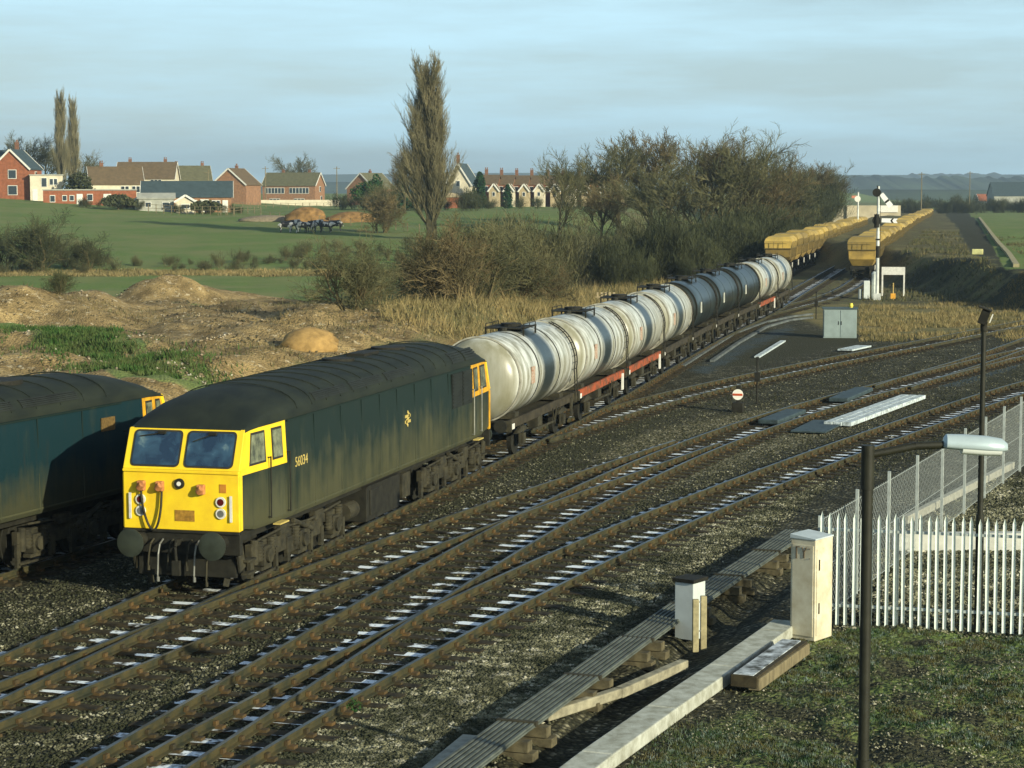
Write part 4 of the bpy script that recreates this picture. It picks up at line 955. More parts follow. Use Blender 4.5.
# ground position signal ---------------------------------------------------
gx, gy, _z = G(738, 412)
r = thing('ground_signal', 'small ground signal with white disc and red bar between the tracks', 'signal', (gx, gy, -.22), math.radians(-2))
mb = MB(); mb.box((0, 0, .18), (.42, .34, .36)); mb.box((0, .05, .55), (.14, .12, .5)); mb.build('base', M_black, r, bevel=.02)
mb = MB(); mb.cyl((0, -.06, .66), (0, -.10, .66), .20, n=28); dsk = mb.build('disc', mat('signal_white', (.85, .82, .72), .5, var=.08), r)
mb = MB(); mb.box((0, -.106, .66), (.37, .012, .08)); mb.build('red_bar', mat('signal_red', (.60, .10, .03), .5), dsk)
mb = MB(); mb.box((0, .05, .66), (.3, .22, .3)); mb.box((.02, .04, .92), (.18, .16, .12)); mb.build('lamp_case', M_black, r, bevel=.02)
def thinpost(px, py, h, label):
    p = G(px, py); r = thing('telephone_post', label, 'post', (p[0], p[1], -.22), 0)
    mb = MB(); mb.cyl((0, 0, 0), (0, 0, h), .035, n=8); mb.build('post', M_black, r)
    mb = MB(); mb.box((0, 0, h*.6), (.22, .12, .36)); mb.build('box', M_black, r); mb = MB(); mb.box((0, 0, h+.03), (.1, .1, .1)); mb.build('cap', M_black, r)
thinpost(757, 404, 1.75, 'thin black post with a small box just right of the ground signal')
thinpost(816, 319, 1.7, 'thin black post standing left of the grey double door cabinet')
# pale rods and frosted sheets ---------------------------------------------
def strip(name, label, cat, pa_, pb_, w, h, m_, z=-.1):
    p, q = G(*pa_, z), G(*pb_, z); mb = MB(); mb.bar(p, q, w, h); tag(mb.build(name, m_, bevel=.005), label, cat)
strip('concrete_channel', 'pale straight channel on the ground below the grey cabinet', 'channel', (757, 357), (783, 341), .28, .08, M_frost, -.16)
r = thing('crossing_board', 'long white frosted boarding between the middle and right tracks', 'boards', (*G(840, 424, -.1)[:2], -.1), 0)
p, q = G(840, 425, 0)-G(840, 425, 0), G(917, 397, 0)-G(840, 425, 0)
for k in range(3):
    mb = MB(); dx = -.42+k*.33; mb.bar((dx, 0, 0), (q[0]+dx, q[1], .0), .30, .14, mi=0); mb.build('board', M_frost, r, bevel=.01)
for k, (a, b, lab) in enumerate((((768, 422), (796, 411), 'black sheeted cover between the rails left of the long boarding'), ((838, 400), (864, 389), 'black sheeted cover between the rails above the long boarding'))):
    p, q = G(*a, -.02), G(*b, -.02); mb = MB(); mb.bar(p, q, .75, .16); tag(mb.build('trackside_cover', M_dark, bevel=.04), lab, 'cover')
strip('trackside_cover', 'flat dark sheet at the left end of the long white boarding', 'cover', (808, 432), (830, 421), 1.2, .05, M_dark, -.14)
strip('concrete_slab', 'pale slab lying beside the upper curving siding', 'slab', (845, 350), (864, 346), .8, .08, M_frost, -.12)
r = thing('cable_route', 'pair of pale cable route edgings curving from the tank train to the grey cabinet', 'cable route', (0, 0, 0))
for poly in (((683, 366), (708, 350), (734, 334), (766, 322), (792, 316.5), (812, 314)), ((712, 361), (738, 343), (766, 327), (790, 320), (812, 317.5))):
    mb = MB(); pts = [G(*q, -.17) for q in poly]
    for a, b in zip(pts[:-1], pts[1:]): mb.bar(a, b, .20, .12)
    mb.build('edging', mat('edging_grey', (.12, .135, .13), .85, var=.5, scale=1.5), r)
# grey double door cabinet -------------------------------------------------
hx, hy, _ = G(839, 338)
r = thing('relay_cabinet', 'blue grey double door cabinet with a yellow lamp on its roof', 'cabinet', (hx, hy+.3, -.22), math.radians(8))
mb = MB(); mb.box((0, 0, .82), (1.85, .8, 1.64)); mb.build('body', M_hutblue, r, bevel=.015)
for sx in (-1, 1):
    mb = MB(); mb.box((sx*.455, -.41, .82), (.86, .03, 1.5)); d_ = mb.build('door', M_hutblue, r, bevel=.008); mb = MB(); mb.box((sx*.08, -.435, .85), (.03, .03, .2)); mb.build('handle', M_black, d_)
mb = MB(); mb.box((0, 0, 1.67), (1.98, .95, .07)); mb.build('roof', mat('hut_roof', (.06, .09, .10), .6), r, bevel=.01)
mb = MB(); mb.cyl((.62, 0, 1.705), (.62, 0, 1.78), .1, n=12); mb.cyl((.62, 0, 1.78), (.62, 0, 1.95), .13, .08, n=12); mb.build('lamp', mat('lamp_yellow', (.80, .68, .08), .5), r)
# semaphore signal --------------------------------------------------------
sx_, sy_, _ = G(877, 300)
r = thing('semaphore_signal', 'tall white semaphore post with two arms beside the right hopper rake', 'signal', (sx_, sy_, -.22), math.radians(0))
mb = MB(); mb.box((0, 0, .25), (.5, .5, .5)); mb.cyl((0, 0, 0), (0, 0, 5.2), .13, .12, n=10); mb.cyl((0, 0, 5.2), (0, 0, 8.6), .11, .08, n=10); mb.build('post', mat('post_white', (.66, .68, .62), .6, var=.4, scale=1.5), r)
mb = MB(); mb.cyl((0, 0, 3.2), (0, 0, 4.1), .14, n=10); mb.cyl((-.1, -.05, 5.5), (-.1, -.05, 6.5), .2, n=10); mb.box((0, 0, 4.6), (.34, .34, .1)); mb.build('black_band', M_black, r)
for z, ang, lab in ((8.15, -52, 0), (6.05, -2, 1)):
    a = math.radians(ang); ca, sa = math.cos(a), math.sin(a)
    T_ = lambda u, v, o=0: (.12+u*ca-v*sa, -.12+o, z+u*sa+v*ca)
    mb = MB()
    if lab: pl = [(.15, -.15), (1.35, -.17), (1.22, 0), (1.35, .17), (.15, .15)]
    else: pl = [(.15, -.17), (1.35, -.2), (1.35, .2), (.15, .17)]
    mb.prism(pl, lambda u, v: T_(u, v, 0), lambda u, v: T_(u, v, .03)); ar = mb.build('arm', mat('arm_white', (.88, .86, .80), .5, var=.05), r)
    mb = MB()
    pl = [(.78, -.17), (.93, -.17), (.93, .18), (.78, .18)] if not lab else [(.92, -.16), (1.06, -.16), (.94, 0), (1.06, .16), (.92, .16), (.80, 0)]
    mb.prism(pl, lambda u, v: T_(u, v, -.012), lambda u, v: T_(u, v, 0)); mb.build('arm_stripe', M_black, ar)
    mb = MB(); mb.cyl((-.12, -.16, z-.02), (-.12, -.06, z-.02), .32, n=18); mb.box((-.05, .05, z-.1), (.3, .25, .4)); mb.build('spectacle_plate', M_black, r)
    mb = MB(); mb.bar((0, -.05, z), (-.1, -.05, z+.5), .08); mb.build('bracket', M_black, r)
mb = MB(); mb.bar((.2, .2, .1), (.14, .1, 8.0), .03); mb.bar((-.12, .2, .1), (-.10, .1, 8.0), .03)
for z in np.arange(.4, 7.9, .35): mb.bar((.2-.06*z/8, .18-.08*z/8, z), (-.12+.02*z/8, .18-.08*z/8, z), .025)
mb.build('ladder', M_grime, r)
p = G(871, 298); r = thing('signal_case', 'white case at the foot of the semaphore post', 'cabinet', (p[0]-.2, p[1]-1.5, -.22), .1)
mb = MB(); mb.box((0, 0, .7), (.45, .45, 1.4)); mb.build('body', mat('case_pale', (.62, .66, .62), .6, var=.15), r, bevel=.02); mb = MB(); mb.cyl((-.5, .1, 0), (-.5, .1, .75), .14, n=10); mb.cyl((.55, .3, 0), (.55, .3, 1.9), .2, n=10); mb.cyl((.55, .3, 1.9), (.55, .3, 2.1), .24, .1, n=10); mb.build('drum', M_palegreen, r)
p = G(893, 296); r = thing('sign_board', 'plain white board on two white legs right of the semaphore post', 'sign', (p[0], p[1], -.22), math.radians(3))
mb = MB(); mb.box((0, 0, 1.98), (1.82, .06, .62)); mb.build('board', M_white, r)
for x in (-.84, .84): mb = MB(); mb.box((x, 0, .84), (.12, .1, 1.68)); mb.build('leg', M_white, r)
p = G(893, 300); r = thing('marker_post', 'short orange topped post under the plain white board', 'post', (p[0], p[1], -.22), 0)
mb = MB(); mb.cyl((0, 0, 0), (0, 0, 1.3), .05, n=8); mb.build('post', mat('post_ochre', (.50, .36, .12), .7), r); mb = MB(); mb.box((0, 0, .3), (.35, .2, .4)); mb.build('box', mat('box_orange', (.80, .40, .05), .6), r)
# far signal near the bridge
p = ll(67*2050/2050*.0+0, 0); x, y = at(857, 330)
r = thing('semaphore_signal', 'distant small signal with a red and white arm above the overbridge', 'signal', (x, y, 0), YAW)
mb = MB(); mb.cyl((0, 0, 0), (0, 0, 8.0), .14, n=8); mb.build('post', mat('post_white', (.6, .6, .6)), r); mb = MB(); mb.box((-.5, -.1, 7.2), (1.1, .05, .4)); mb.build('arm', mat('arm_red', (.55, .2, .12), .6), r); mb = MB(); mb.cyl((-.1, -.15, 6.9), (-.1, -.05, 6.9), .5, n=12); mb.build('plate', M_white, r)
# overbridge ----------------------------------------------------------------
M_brg = mat('bridge_concrete', (.46, .40, .27), .85, var=.3, scale=.4, coord='Object')
x, y = at(866, 400)
r = thing('road_bridge', 'tan concrete road bridge crossing the tracks behind the semaphore post', 'bridge', (x, y, 0), YAW)
z0 = -.2
arch = [(-5, -.5), (-16, -.5), (-16, 3.6), (-11, 5.3), (-2, 5.6), (6, 5.6), (6, 4.7), (5.0, 4.6), (1, 4.7), (-2.0, 4.2), (-3.6, 2.6), (-3.9, 1), (-4, -.5)]
mb = MB(); mb.prism([(-3.2, -.5), (-4.4, -.5), (-4.4, 5.4), (6, 5.4), (6, 3.4), (3.6, 3.5), (.4, 3.2), (-1.6, 2.3), (-2.6, .9)], lambda u, v: (u, -3, v), lambda u, v: (u, 3, v)); mb.prism([(-4.4, -.5), (-16, -.5), (-12, 4.0), (-4.4, 5.4)], lambda u, v: (u, -2.4, v), lambda u, v: (u, 3, v)); mb.build('deck', M_brg, r)
mb = MB(); mb.box((-3.8, -3.2, 1.3), (1.0, .4, 3.6)); mb.build('pier', M_white, r)
mb = MB(); mb.box((3.6, -3.1, 4.75), (3.6, .2, 1.3)); mb.build('parapet', M_white, r)

# ================================================================== HOUSES
M_brick = mat('red_brick', (.30, .105, .05), .9, var=.35, scale=2)
M_brick2 = mat('dull_brick', (.30, .16, .085), .9, var=.35, scale=2)
M_buff = mat('buff_brick', (.40, .32, .19), .9, var=.3, scale=1.5)
M_slate = mat('slate', (.05, .075, .08), .7, var=.3, scale=1.5)
M_tile = mat('brown_tile', (.135, .095, .05), .85, var=.3, scale=1.5)
M_tileg = mat('green_brown_tile', (.12, .115, .06), .85, var=.3, scale=1.5)
M_rend = mat('cream_render', (.62, .55, .40), .8, var=.2, scale=1)
M_win = mat('window_dark', (.03, .04, .045), .1, spec=.8)
M_asb = mat('asbestos_sheet', (.36, .36, .30), .85, var=.25, scale=1)
def house(px, d, label, wl, dp, eav, ridge, wall, roofm, rot=0, wins=(), gwins=(), chim=(), name='house', cat='house', zoff=0, barge=True, doors=(), over=.25, flat=False):
    """ridge runs along local x; front faces local -y (towards the camera when rot=0)"""
    x, y = at(px, d); z = zat(x, y)-.15+zoff
    r = thing(name, label, cat, (x, y, z), YAW*0+math.atan2(y-CAM[1], x-CAM[0])-math.pi/2+rot)
    mb = MB(); pr = [(-dp/2, -1), (dp/2, -1), (dp/2, eav), (0, ridge), (-dp/2, eav)] if not flat else [(-dp/2, -1), (dp/2, -1), (dp/2, eav), (-dp/2, eav)]
    mb.prism(pr, lambda u, v: (-wl/2, u, v), lambda u, v: (wl/2, u, v)); mb.build('wall', wall, r)
    mb = MB(); sl = (ridge-eav)/(dp/2); o = over; t_ = .16
    if flat: mb.box((0, 0, eav+.1), (wl+.3, dp+.3, .2))
    else:
        ru = [(-dp/2-o, eav-sl*o+.02), (0, ridge+.02), (dp/2+o, eav-sl*o+.02), (dp/2+o, eav-sl*o+t_), (0, ridge+t_+.05), (-dp/2-o, eav-sl*o+t_)]
        mb.prism(ru, lambda u, v: (-wl/2-.3, u, v), lambda u, v: (wl/2+.3, u, v))
    rf = mb.build('roof', roofm, r)
    if barge and not flat:
        for s_ in (-1, 1):
            mb = MB(); mb.bar((s_*(wl/2+.33), -dp/2-o, eav-sl*o+.03), (s_*(wl/2+.33), 0, ridge+.08), .06, .32); mb.bar((s_*(wl/2+.33), dp/2+o, eav-sl*o+.03), (s_*(wl/2+.33), 0, ridge+.08), .06, .32); mb.build('bargeboard', M_white, r)
    for (cx, ch) in chim:
        mb = MB(); mb.box((cx, .3, ridge+ch/2-.2), (.7, .6, ch+.3)); mb.cyl((cx-.2, .3, ridge+ch), (cx-.2, .3, ridge+ch+.35), .12, n=8); mb.cyl((cx+.2, .3, ridge+ch), (cx+.2, .3, ridge+ch+.35), .12, n=8); mb.build('chimney', mat('chimney_brick', (.20, .10, .06), .9), rf)
    for (wx, wz, ww, wh) in wins:
        mb = MB(); mb.box((wx, -dp/2-.03, wz), (ww, .12, wh)); w_ = mb.build('window', M_white, r); mb = MB()
        k = max(1, round(ww/.9))
        for j in range(k): mb.box((wx-ww/2+(j+.5)*ww/k, -dp/2-.09, wz), (ww/k-.16, .03, wh-.2))
        mb.build('pane', M_win, w_)
    for (wx, wz, ww, wh) in doors:
        mb = MB(); mb.box((wx, -dp/2-.04, wz), (ww, .12, wh)); mb.build('door', M_white, r)
    for (s_, wy, wz, ww, wh) in gwins:
        mb = MB(); mb.box((s_*(wl/2+.03), wy, wz), (.12, ww, wh)); w_ = mb.build('window', M_white, r); mb = MB(); mb.box((s_*(wl/2+.09), wy, wz), (.03, ww-.2, wh-.2)); mb.build('pane', M_win, w_)
    return r
Q = math.pi/2
# far left red brick gabled house and its neighbours
house(20, 366, 'red brick house with white gable boards at the far left edge', 9, 6.6, 5.4, 8.6, M_brick, M_slate, rot=Q-.25, gwins=((-1, -.3, 4.4, 1.5, 1.6), (-1, -.3, 1.6, 1.7, 1.7)), wins=((0, 4.2, 1.2, 1.4), (0, 1.5, 1.6, 1.6)), chim=((1.5, 1.6),))
house(2, 372, 'dark roofed wing of the brick house, cut by the left edge', 8, 6, 5.2, 8.4, M_brick, M_slate, rot=-.25, wins=((1.5, 4, 1.3, 1.4), (1.5, 1.4, 1.3, 1.4)), chim=((-2, 1.4),))
house(49, 363, 'cream rendered flat roofed extension beside the red brick house', 5.6, 5, 4.6, 4.6, M_rend, M_asb, flat=True, wins=((-.4, 3.4, 1.0, 1.7), (1.2, 3.5, 1.4, 1.2)), doors=((-2, 1.2, .9, 2),))
house(92, 352, 'long low red brick building with white doors left of the dark roofed bungalow', 15.5, 6, 2.6, 2.6, M_brick, M_asb, flat=True, name='outbuilding', cat='outbuilding', wins=((-6.2, 1.2, .9, 1.2), (-4.2, 1.3, .8, 1), (-3, 1.3, .8, 1), (0, 1.4, 1, 1.2), (5.5, .8, 1.6, 1)), doors=((-1.7, .9, 1, 2.2), (2.9, .9, 1.3, 2.2)))
house(117, 400, 'brown tiled house rising behind the low red brick building', 10, 8, 3.6, 6.8, M_rend, M_tile, rot=.1, wins=((1.5, 2.6, 1.6, 1.3), (3.6, 2.6, 1.6, 1.3)), chim=((-2.5, 1.0),))
house(150, 470, 'semi detached house with broad brown roof behind the bungalow, left one', 13, 9, 4.8, 8.4, M_rend, M_tile, rot=-.15, wins=((-3, 4, 2.5, 1.2), (2.5, 4, 2.5, 1.2)), chim=((-4, .9), (4, .9)))
house(183, 480, 'greenish roofed house with a white band of windows behind the bungalow', 13, 9, 4.8, 8.0, M_buff, M_tileg, rot=.1, wins=((-3, 3.9, 3.5, 1.3), (2.8, 3.9, 3.5, 1.3)), chim=((-1, .9), (5, .9)))
house(238, 480, 'gabled house with tan roof standing right of the dark roofed bungalow', 9, 8.5, 4.6, 8.2, M_brick2, M_tile, rot=Q-.4, gwins=((-1, 0, 4.2, 1.6, 1.3),), chim=((1, .9),))
house(189, 344, 'long bungalow with dark blue slate roof and brick walls', 14.6, 7, 2.6, 5.0, M_brick2, M_slate, rot=-.03, wins=((1.0, 1.4, 1.4, 1.3), (4.8, 1.4, 1.4, 1.2),), doors=((2.9, 1.1, 1.4, 2.1), (6.3, 1.0, .9, 2.0)), name='bungalow', cat='bungalow')
house(158, 334, 'low cream shed with two dark windows in front of the bungalow', 5.6, 4, 2.2, 2.9, M_asb, M_asb, name='shed', cat='shed', wins=((-1.3, 1.2, 1.0, .9), (1.5, 1.2, 1.2, .9)), barge=False)
house(187, 332, 'small cream shed with a gabled front beside the low shed', 3.8, 3.1, 2.0, 2.9, M_rend, M_asb, rot=Q, name='shed', cat='shed', gwins=((-1, 0, 1.2, 1.4, .8),))
house(145, 336, 'tiny gabled cream hut at the left end of the sheds', 3, 2.6, 1.9, 2.7, M_rend, M_asb, rot=Q, name='shed', cat='shed')
house(295, 560, 'brick house with brown roof, gable end and white band of windows mid left', 15, 8, 5, 8.3, M_brick2, M_tileg, rot=-.35, wins=((-4, 3.6, 5.6, 1.6), (3, 3.6, 5.6, 1.6), (-4, .9, 3, 1.2), (3, .9, 3, 1.2)), gwins=((1, 0, 4.0, 1.2, 1.5), (1, 1, 1.4, 1.2, 1.5)), chim=((-3, .8), (4.5, .8)))
house(372, 560, 'brick gabled house half hidden behind the round evergreen', 10, 9, 4.6, 8.6, M_brick2, M_tileg, rot=Q-.6, gwins=((-1, 0, 3.5, 1.4, 1.2),), chim=((0, .8),))
x, y = at(298, 520); r = thing('garden_wall', 'long pale garden wall in front of the mid left brick house', 'wall', (x, y, zat(x, y)), YAW+.12)
mb = MB(); mb.box((0, 0, .4), (23, .25, 2.0)); mb.build('wall', M_rend, r)
house(463, 430, 'white gabled house with a slate roof just right of the great poplar', 9, 5.5, 5.0, 9.2, M_rend, M_slate, rot=Q-.2, gwins=((-1, 0, 5.2, .9, 1.2),), chim=((-3, 2.0),))
house(462, 424, 'low brick lean-to below the white gabled house', 6.5, 3, 2.6, 3.2, M_brick, M_buff, name='outbuilding', cat='outbuilding', barge=False)
M_brick2 = mat('terrace_brick', (.33, .13, .06), .9, var=.4, scale=1)
for k, px in enumerate((492, 507, 522, 537, 553, 568, 584, 600, 614)):
    lab = ['terraced brick house at the left end of the terrace', 'second terraced brick house from the left', 'third terraced brick house from the left', 'fourth terraced brick house from the left', 'middle terraced brick house behind bare branches', 'fourth terraced brick house from the right', 'third terraced brick house from the right', 'second terraced brick house from the right', 'terraced brick house at the right end of the terrace'][k]
    house(px, 470+k*3, lab, 3.5, 8, 5.2, 7.2, M_brick2 if k % 2 else M_brick, M_tile, rot=-.12, chim=((-1.2, 1.5),), wins=((-.8, 4.2, .9, 1.3), (.8, 4.2, .9, 1.3), (.6, 1.5, 1.2, 1.4)), barge=False, name='terraced_house')
    house(px+3, 463+k*3, 'pale rear wing of the %s terrace house from the left' % ['first', 'second', 'third', 'fourth', 'fifth', 'sixth', 'seventh', 'eighth', 'ninth'][k], 4.0, 2.2, 3.8, 5.2, M_rend if k % 2 else M_buff, M_tile, rot=Q-.1, gwins=((-1, 0, 3.0, .7, 1.0),), name='rear_wing', cat='outbuilding')
house(617, 455, 'yellow ochre gabled building at the right end of the terrace', 7, 5, 3.5, 5.5, M_buff, M_tile, rot=Q)
house(1018, 780, 'grey gabled church like building at the far right horizon', 22, 14, 4.5, 9.5, M_asb, M_slate, rot=.2, name='church', cat='church', barge=False)
house(987, 800, 'small white cottage near the right horizon', 9, 6, 2.6, 5.0, M_white, M_brick, rot=.3, name='cottage', cat='cottage')
# poles and field fences
def pole(px, d, h, label, arm=True):
    x, y, z = GT(px, d); r = thing('utility_pole', label, 'pole', (x, y, z-.2), YAW)
    mb = MB(); mb.cyl((0, 0, 0), (0, 0, h), .14, .10, n=8); mb.build('pole', M_wood, r)
    if arm: mb = MB(); mb.bar((-.8, 0, h-.5), (.8, 0, h-.5), .1); mb.build('crossarm', M_wood, r)
pole(338, 520, 10, 'wooden pole standing right of the mid left brick house'); pole(267, 520, 9.5, 'wooden pole at the left corner of the mid left brick house'); pole(210, 430, 7.5, 'pole rising behind the bungalow roof'); pole(920, 520, 11, 'faint pole beyond the end of the right hopper rake'); pole(968, 620, 12, 'faint pole near the right horizon')
def field_fence(pxs, d0, d1, n, label, rail=True, h=1.1):
    x0, y0 = at(pxs[0], d0); x1, y1 = at(pxs[1], d1); r = thing('field_fence', label, 'fence', (x0, y0, zat(x0, y0)), 0)
    zz = zat(x0, y0); P_ = []
    for i in range(n):
        t_ = i/(n-1); x = x0+(x1-x0)*t_; y = y0+(y1-y0)*t_; z = zat(x, y); P_.append((x-x0, y-y0, z-zz)); mb = MB(); mb.box((x-x0, y-y0, z-zz+h/2), (.10, .10, h)); mb.build('post', M_wood, r)
    mb = MB()
    for a_, b_ in zip(P_[:-1], P_[1:]):
        for q in (.55, .95): mb.bar((a_[0], a_[1], a_[2]+h*q), (b_[0], b_[1], b_[2]+h*q), .06 if rail else .02)
    mb.build('rail', M_wood if rail else M_steel, r)
field_fence((236, 345), 420, 460, 16, 'post and rail fence along the back of the green field')
field_fence((222, 262), 318, 330, 7, 'pale post and rail fence at the corner right of the bungalow')
field_fence((262, 420), 300, 262, 16, 'wire fence along the cattle yard in the middle of the field', rail=False)
field_fence((150, 235), 322, 318, 12, 'dark post fence before the bungalow garden', rail=True, h=1.4)
# pale gate pieces in the brush
for px, d, lab in ((606, 150, 'pale wooden gate standing in dry grass left of the tank train'), (650, 152, 'pale board lying in dry grass left of the tank train')):
    x, y, z = GT(px, d); r = thing('field_gate', lab, 'gate', (x, y, z), YAW); mb = MB()
    for k in range(5): mb.box((-.6+k*.3, 0, .5), (.14, .05, .9 if d == 150 else .5))
    mb.box((0, -.04, .3), (1.5, .05, .1)); mb.box((0, -.04, .6), (1.5, .05, .1)); mb.build('planks', M_buff, r)
x, y, z = GT(352, 104)
# drain/pale verge line at the right field
pts = [at(a, b) for a, b in ((1016, 158), (1008, 185), (998, 225), (990, 275), (984, 340), (978, 450))]
mb = MB()
for a, b in zip(pts[:-1], pts[1:]): mb.bar((*a, zat(*a)+.05), (*b, zat(*b)+.05), .45, .42)
tag(mb.build('dry_stone_wall', mat('straw_bank', (.42, .36, .2), .9, var=.5, scale=1.2, bump=.8)), 'pale low bank line edging the green field at far right', 'wall')
x, y, z = GT(977, 188); mb = MB(); mb.box((0, 0, .25), (1.0, .4, .5)); o = mb.build('yellow_box', mat('pale_yellow', (.6, .58, .25), .7), bevel=.05); o.location = (x, y, z); tag(o, 'small pale yellow box beside the dark farm track at right', 'box')
# hay, manure heaps
M_dung = mat('manure', (.30, .17, .06), .95, var=.6, scale=1.2, bump=.8)
def heap(px, d, w, h, dp, label, m_=M_dung, nm='manure_heap', cat='heap'):
    x, y, z = GT(px, d); mb = MB(); n, k = 22, 9; rings = []
    for j in range(k):
        t_ = j/(k-1); t_ = .985*t_; r_ = math.sqrt(max(0, 1-t_**1.8)); rings.append([((w/2*r_+.02)*math.cos(a)*(1+.8*(fbm(a*2.1, t_*4+px, 4)-.5)), (dp/2*r_+.02)*math.sin(a), h*t_*(1+.3*(1-t_)*(float(fbm(a+px, t_*2, 3))-.5))-.15) for a in np.linspace(0, 2*math.pi, n+1)[:-1]])
    mb.loft(rings); o = mb.build(nm, m_, smooth_=True); o.location = (x, y, z); o.rotation_euler = (0, 0, YAW); tag(o, label, cat)
heap(308, 288, 6.5, 2.3, 4, 'tan manure heap standing behind the cattle'); heap(353, 290, 8, 1.7, 4, 'orange brown straw heap right of the manure heap'); heap(270, 292, 9, 1.0, 4, 'low grey brown heap left of the manure heap', mat('silage', (.25, .20, .13), .9, var=.4))
heap(309, 86, 2.7, 1.1, 2.4, 'smooth tan sand heap above the roof of the front locomotive', mat('sand', (.40, .25, .085), .95, var=.4, scale=3, bump=.9, bscale=9), 'sand_heap')
# cattle ---------------------------------------------------------------------
def cow_mesh():
    J = [(-.75, 0, 1.15, .30), (-.2, 0, 1.08, .38), (.4, 0, 1.12, .36), (.75, 0, 1.22, .22), (1.02, 0, 1.18, .15), (1.25, 0, .98, .13), (1.45, 0, .82, .09),
         (-.72, .18, .75, .13), (-.66, .18, .45, .065), (-.74, .18, .05, .055), (-.72, -.18, .75, .13), (-.62, -.18, .45, .065), (-.66, -.18, .05, .055),
         (.45, .17, .72, .11), (.46, .17, .42, .06), (.48, .17, .05, .055), (.45, -.17, .72, .11), (.52, -.17, .42, .06), (.56, -.17, .05, .055), (-1.0, 0, 1.1, .04), (-1.06, 0, .6, .03), (1.16, .2, 1.12, .04), (1.16, -.2, 1.12, .04)]
    E_ = [(0, 1), (1, 2), (2, 3), (3, 4), (4, 5), (5, 6), (0, 7), (7, 8), (8, 9), (0, 10), (10, 11), (11, 12), (2, 13), (13, 14), (14, 15), (2, 16), (16, 17), (17, 18), (0, 19), (19, 20), (4, 21), (4, 22)]
    me = bpy.data.meshes.new('cow'); me.from_pydata([j[:3] for j in J], E_, []); o = bpy.data.objects.new('cowtmp', me); C.objects.link(o)
    o.modifiers.new('s', 'SKIN'); 
    for v, j in zip(me.skin_vertices[0].data, J): v.radius = (j[3], j[3])
    me.skin_vertices[0].data[1].use_root = True
    s2 = o.modifiers.new('d', 'SUBSURF'); s2.levels = 2; s2.render_levels = 2
    m2 = bpy.data.meshes.new_from_object(o.evaluated_get(bpy.context.evaluated_depsgraph_get())); bpy.data.objects.remove(o)
    m, t, b = newmat('cow_hide'); tc_ = node(t, 'ShaderNodeTexCoord').outputs['Object']; ri = node(t, 'ShaderNodeObjectInfo').outputs['Random']
    off = node(t, 'ShaderNodeVectorMath', {0: tc_, 1: node(t, 'ShaderNodeCombineXYZ', {'X': math_(t, 'MULTIPLY', ri, 20.)}).outputs[0]}, operation='ADD')
    t.links.new(ramp(t, noise(t, off.outputs[0], 1.7, 1), [(.53, (.02, .018, .016)), (.55, (.60, .57, .50))]), b.inputs['Base Color'])
    m2.materials.clear(); m2.materials.append(m); m2.polygons.foreach_set('use_smooth', [True]*len(m2.polygons)); return m2
CM = cow_mesh()
for i, (px, d, a, lab) in enumerate(((287, 262, .2, 'black and white cow at the left end of the cattle row'), (296, 264, 2.9, 'black and white cow standing second from the left'), (303, 261, .5, 'black and white cow third from the left'), (313, 262, 1.2, 'mostly white cow in the middle of the cattle row'), (319, 264, 2.6, 'black and white cow just right of the middle'), (327, 262, .1, 'mostly black cow second from the right end'), (336, 263, 3.0, 'black cow at the right end of the cattle row'))):
    x, y, z = GT(px, d); o = bpy.data.objects.new('cow', CM); C.objects.link(o); o.location = (x, y, z); o.rotation_euler = (0, 0, YAW+a); tag(o, lab, 'cow', 'cattle standing by the heaps')
# ================================================================== TREES
def twig_mat(name, c1, c2):
    m, t, b = newmat(name); P = node(t, 'ShaderNodeNewGeometry').outputs['Position']
    t.links.new(mixc(t, ramp(t, noise(t, P, .5, 4), [(.35, 0.0), (.65, 1.0)]), c1, c2), b.inputs['Base Color']); b.inputs['Roughness'].default_value = .9; b.inputs['Specular IOR Level'].default_value = .1; return m
M_bark = twig_mat('bark', (.10, .085, .045), (.045, .042, .022))
M_twig = twig_mat('twig_olive', (.135, .125, .06), (.065, .07, .034))
M_twigb = twig_mat('twig_brown', (.165, .125, .06), (.08, .072, .036))
M_twigd = twig_mat('twig_dark', (.075, .080, .036), (.038, .045, .022))
M_twigp = twig_mat('twig_poplar', (.23, .20, .11), (.12, .11, .06))
M_conif = twig_mat('conifer_green', (.010, .035, .014), (.022, .055, .018))
M_ever = twig_mat('evergreen', (.014, .042, .014), (.03, .075, .018))
class Branches:
    def __init__(s): s.v = []; s.f = []; s.m = []; s.n = 0
    def seg(s, a, b, ra, rb, mi, k=3):
        d = b-a; l = np.linalg.norm(d)
        if l < 1e-6: return
        d = d/l; u = np.array([0, 0, 1.]) if abs(d[2]) < .9 else np.array([1., 0, 0]); x = np.cross(d, u); x /= np.linalg.norm(x); y = np.cross(d, x)
        for p, r_ in ((a, ra), (b, rb)):
            for i in range(k): t_ = 2*math.pi*i/k; s.v.append(p+(x*math.cos(t_)+y*math.sin(t_))*r_)
        n = s.n
        if k == 2: s.f.append((n, n+1, n+3, n+2)); s.m.append(mi); s.n += 4; return
        for i in range(k): j = (i+1) % k; s.f.append((n+i, n+j, n+k+j, n+k+i)); s.m.append(mi)
        s.n += 2*k
def unit(v): return v/np.linalg.norm(v)
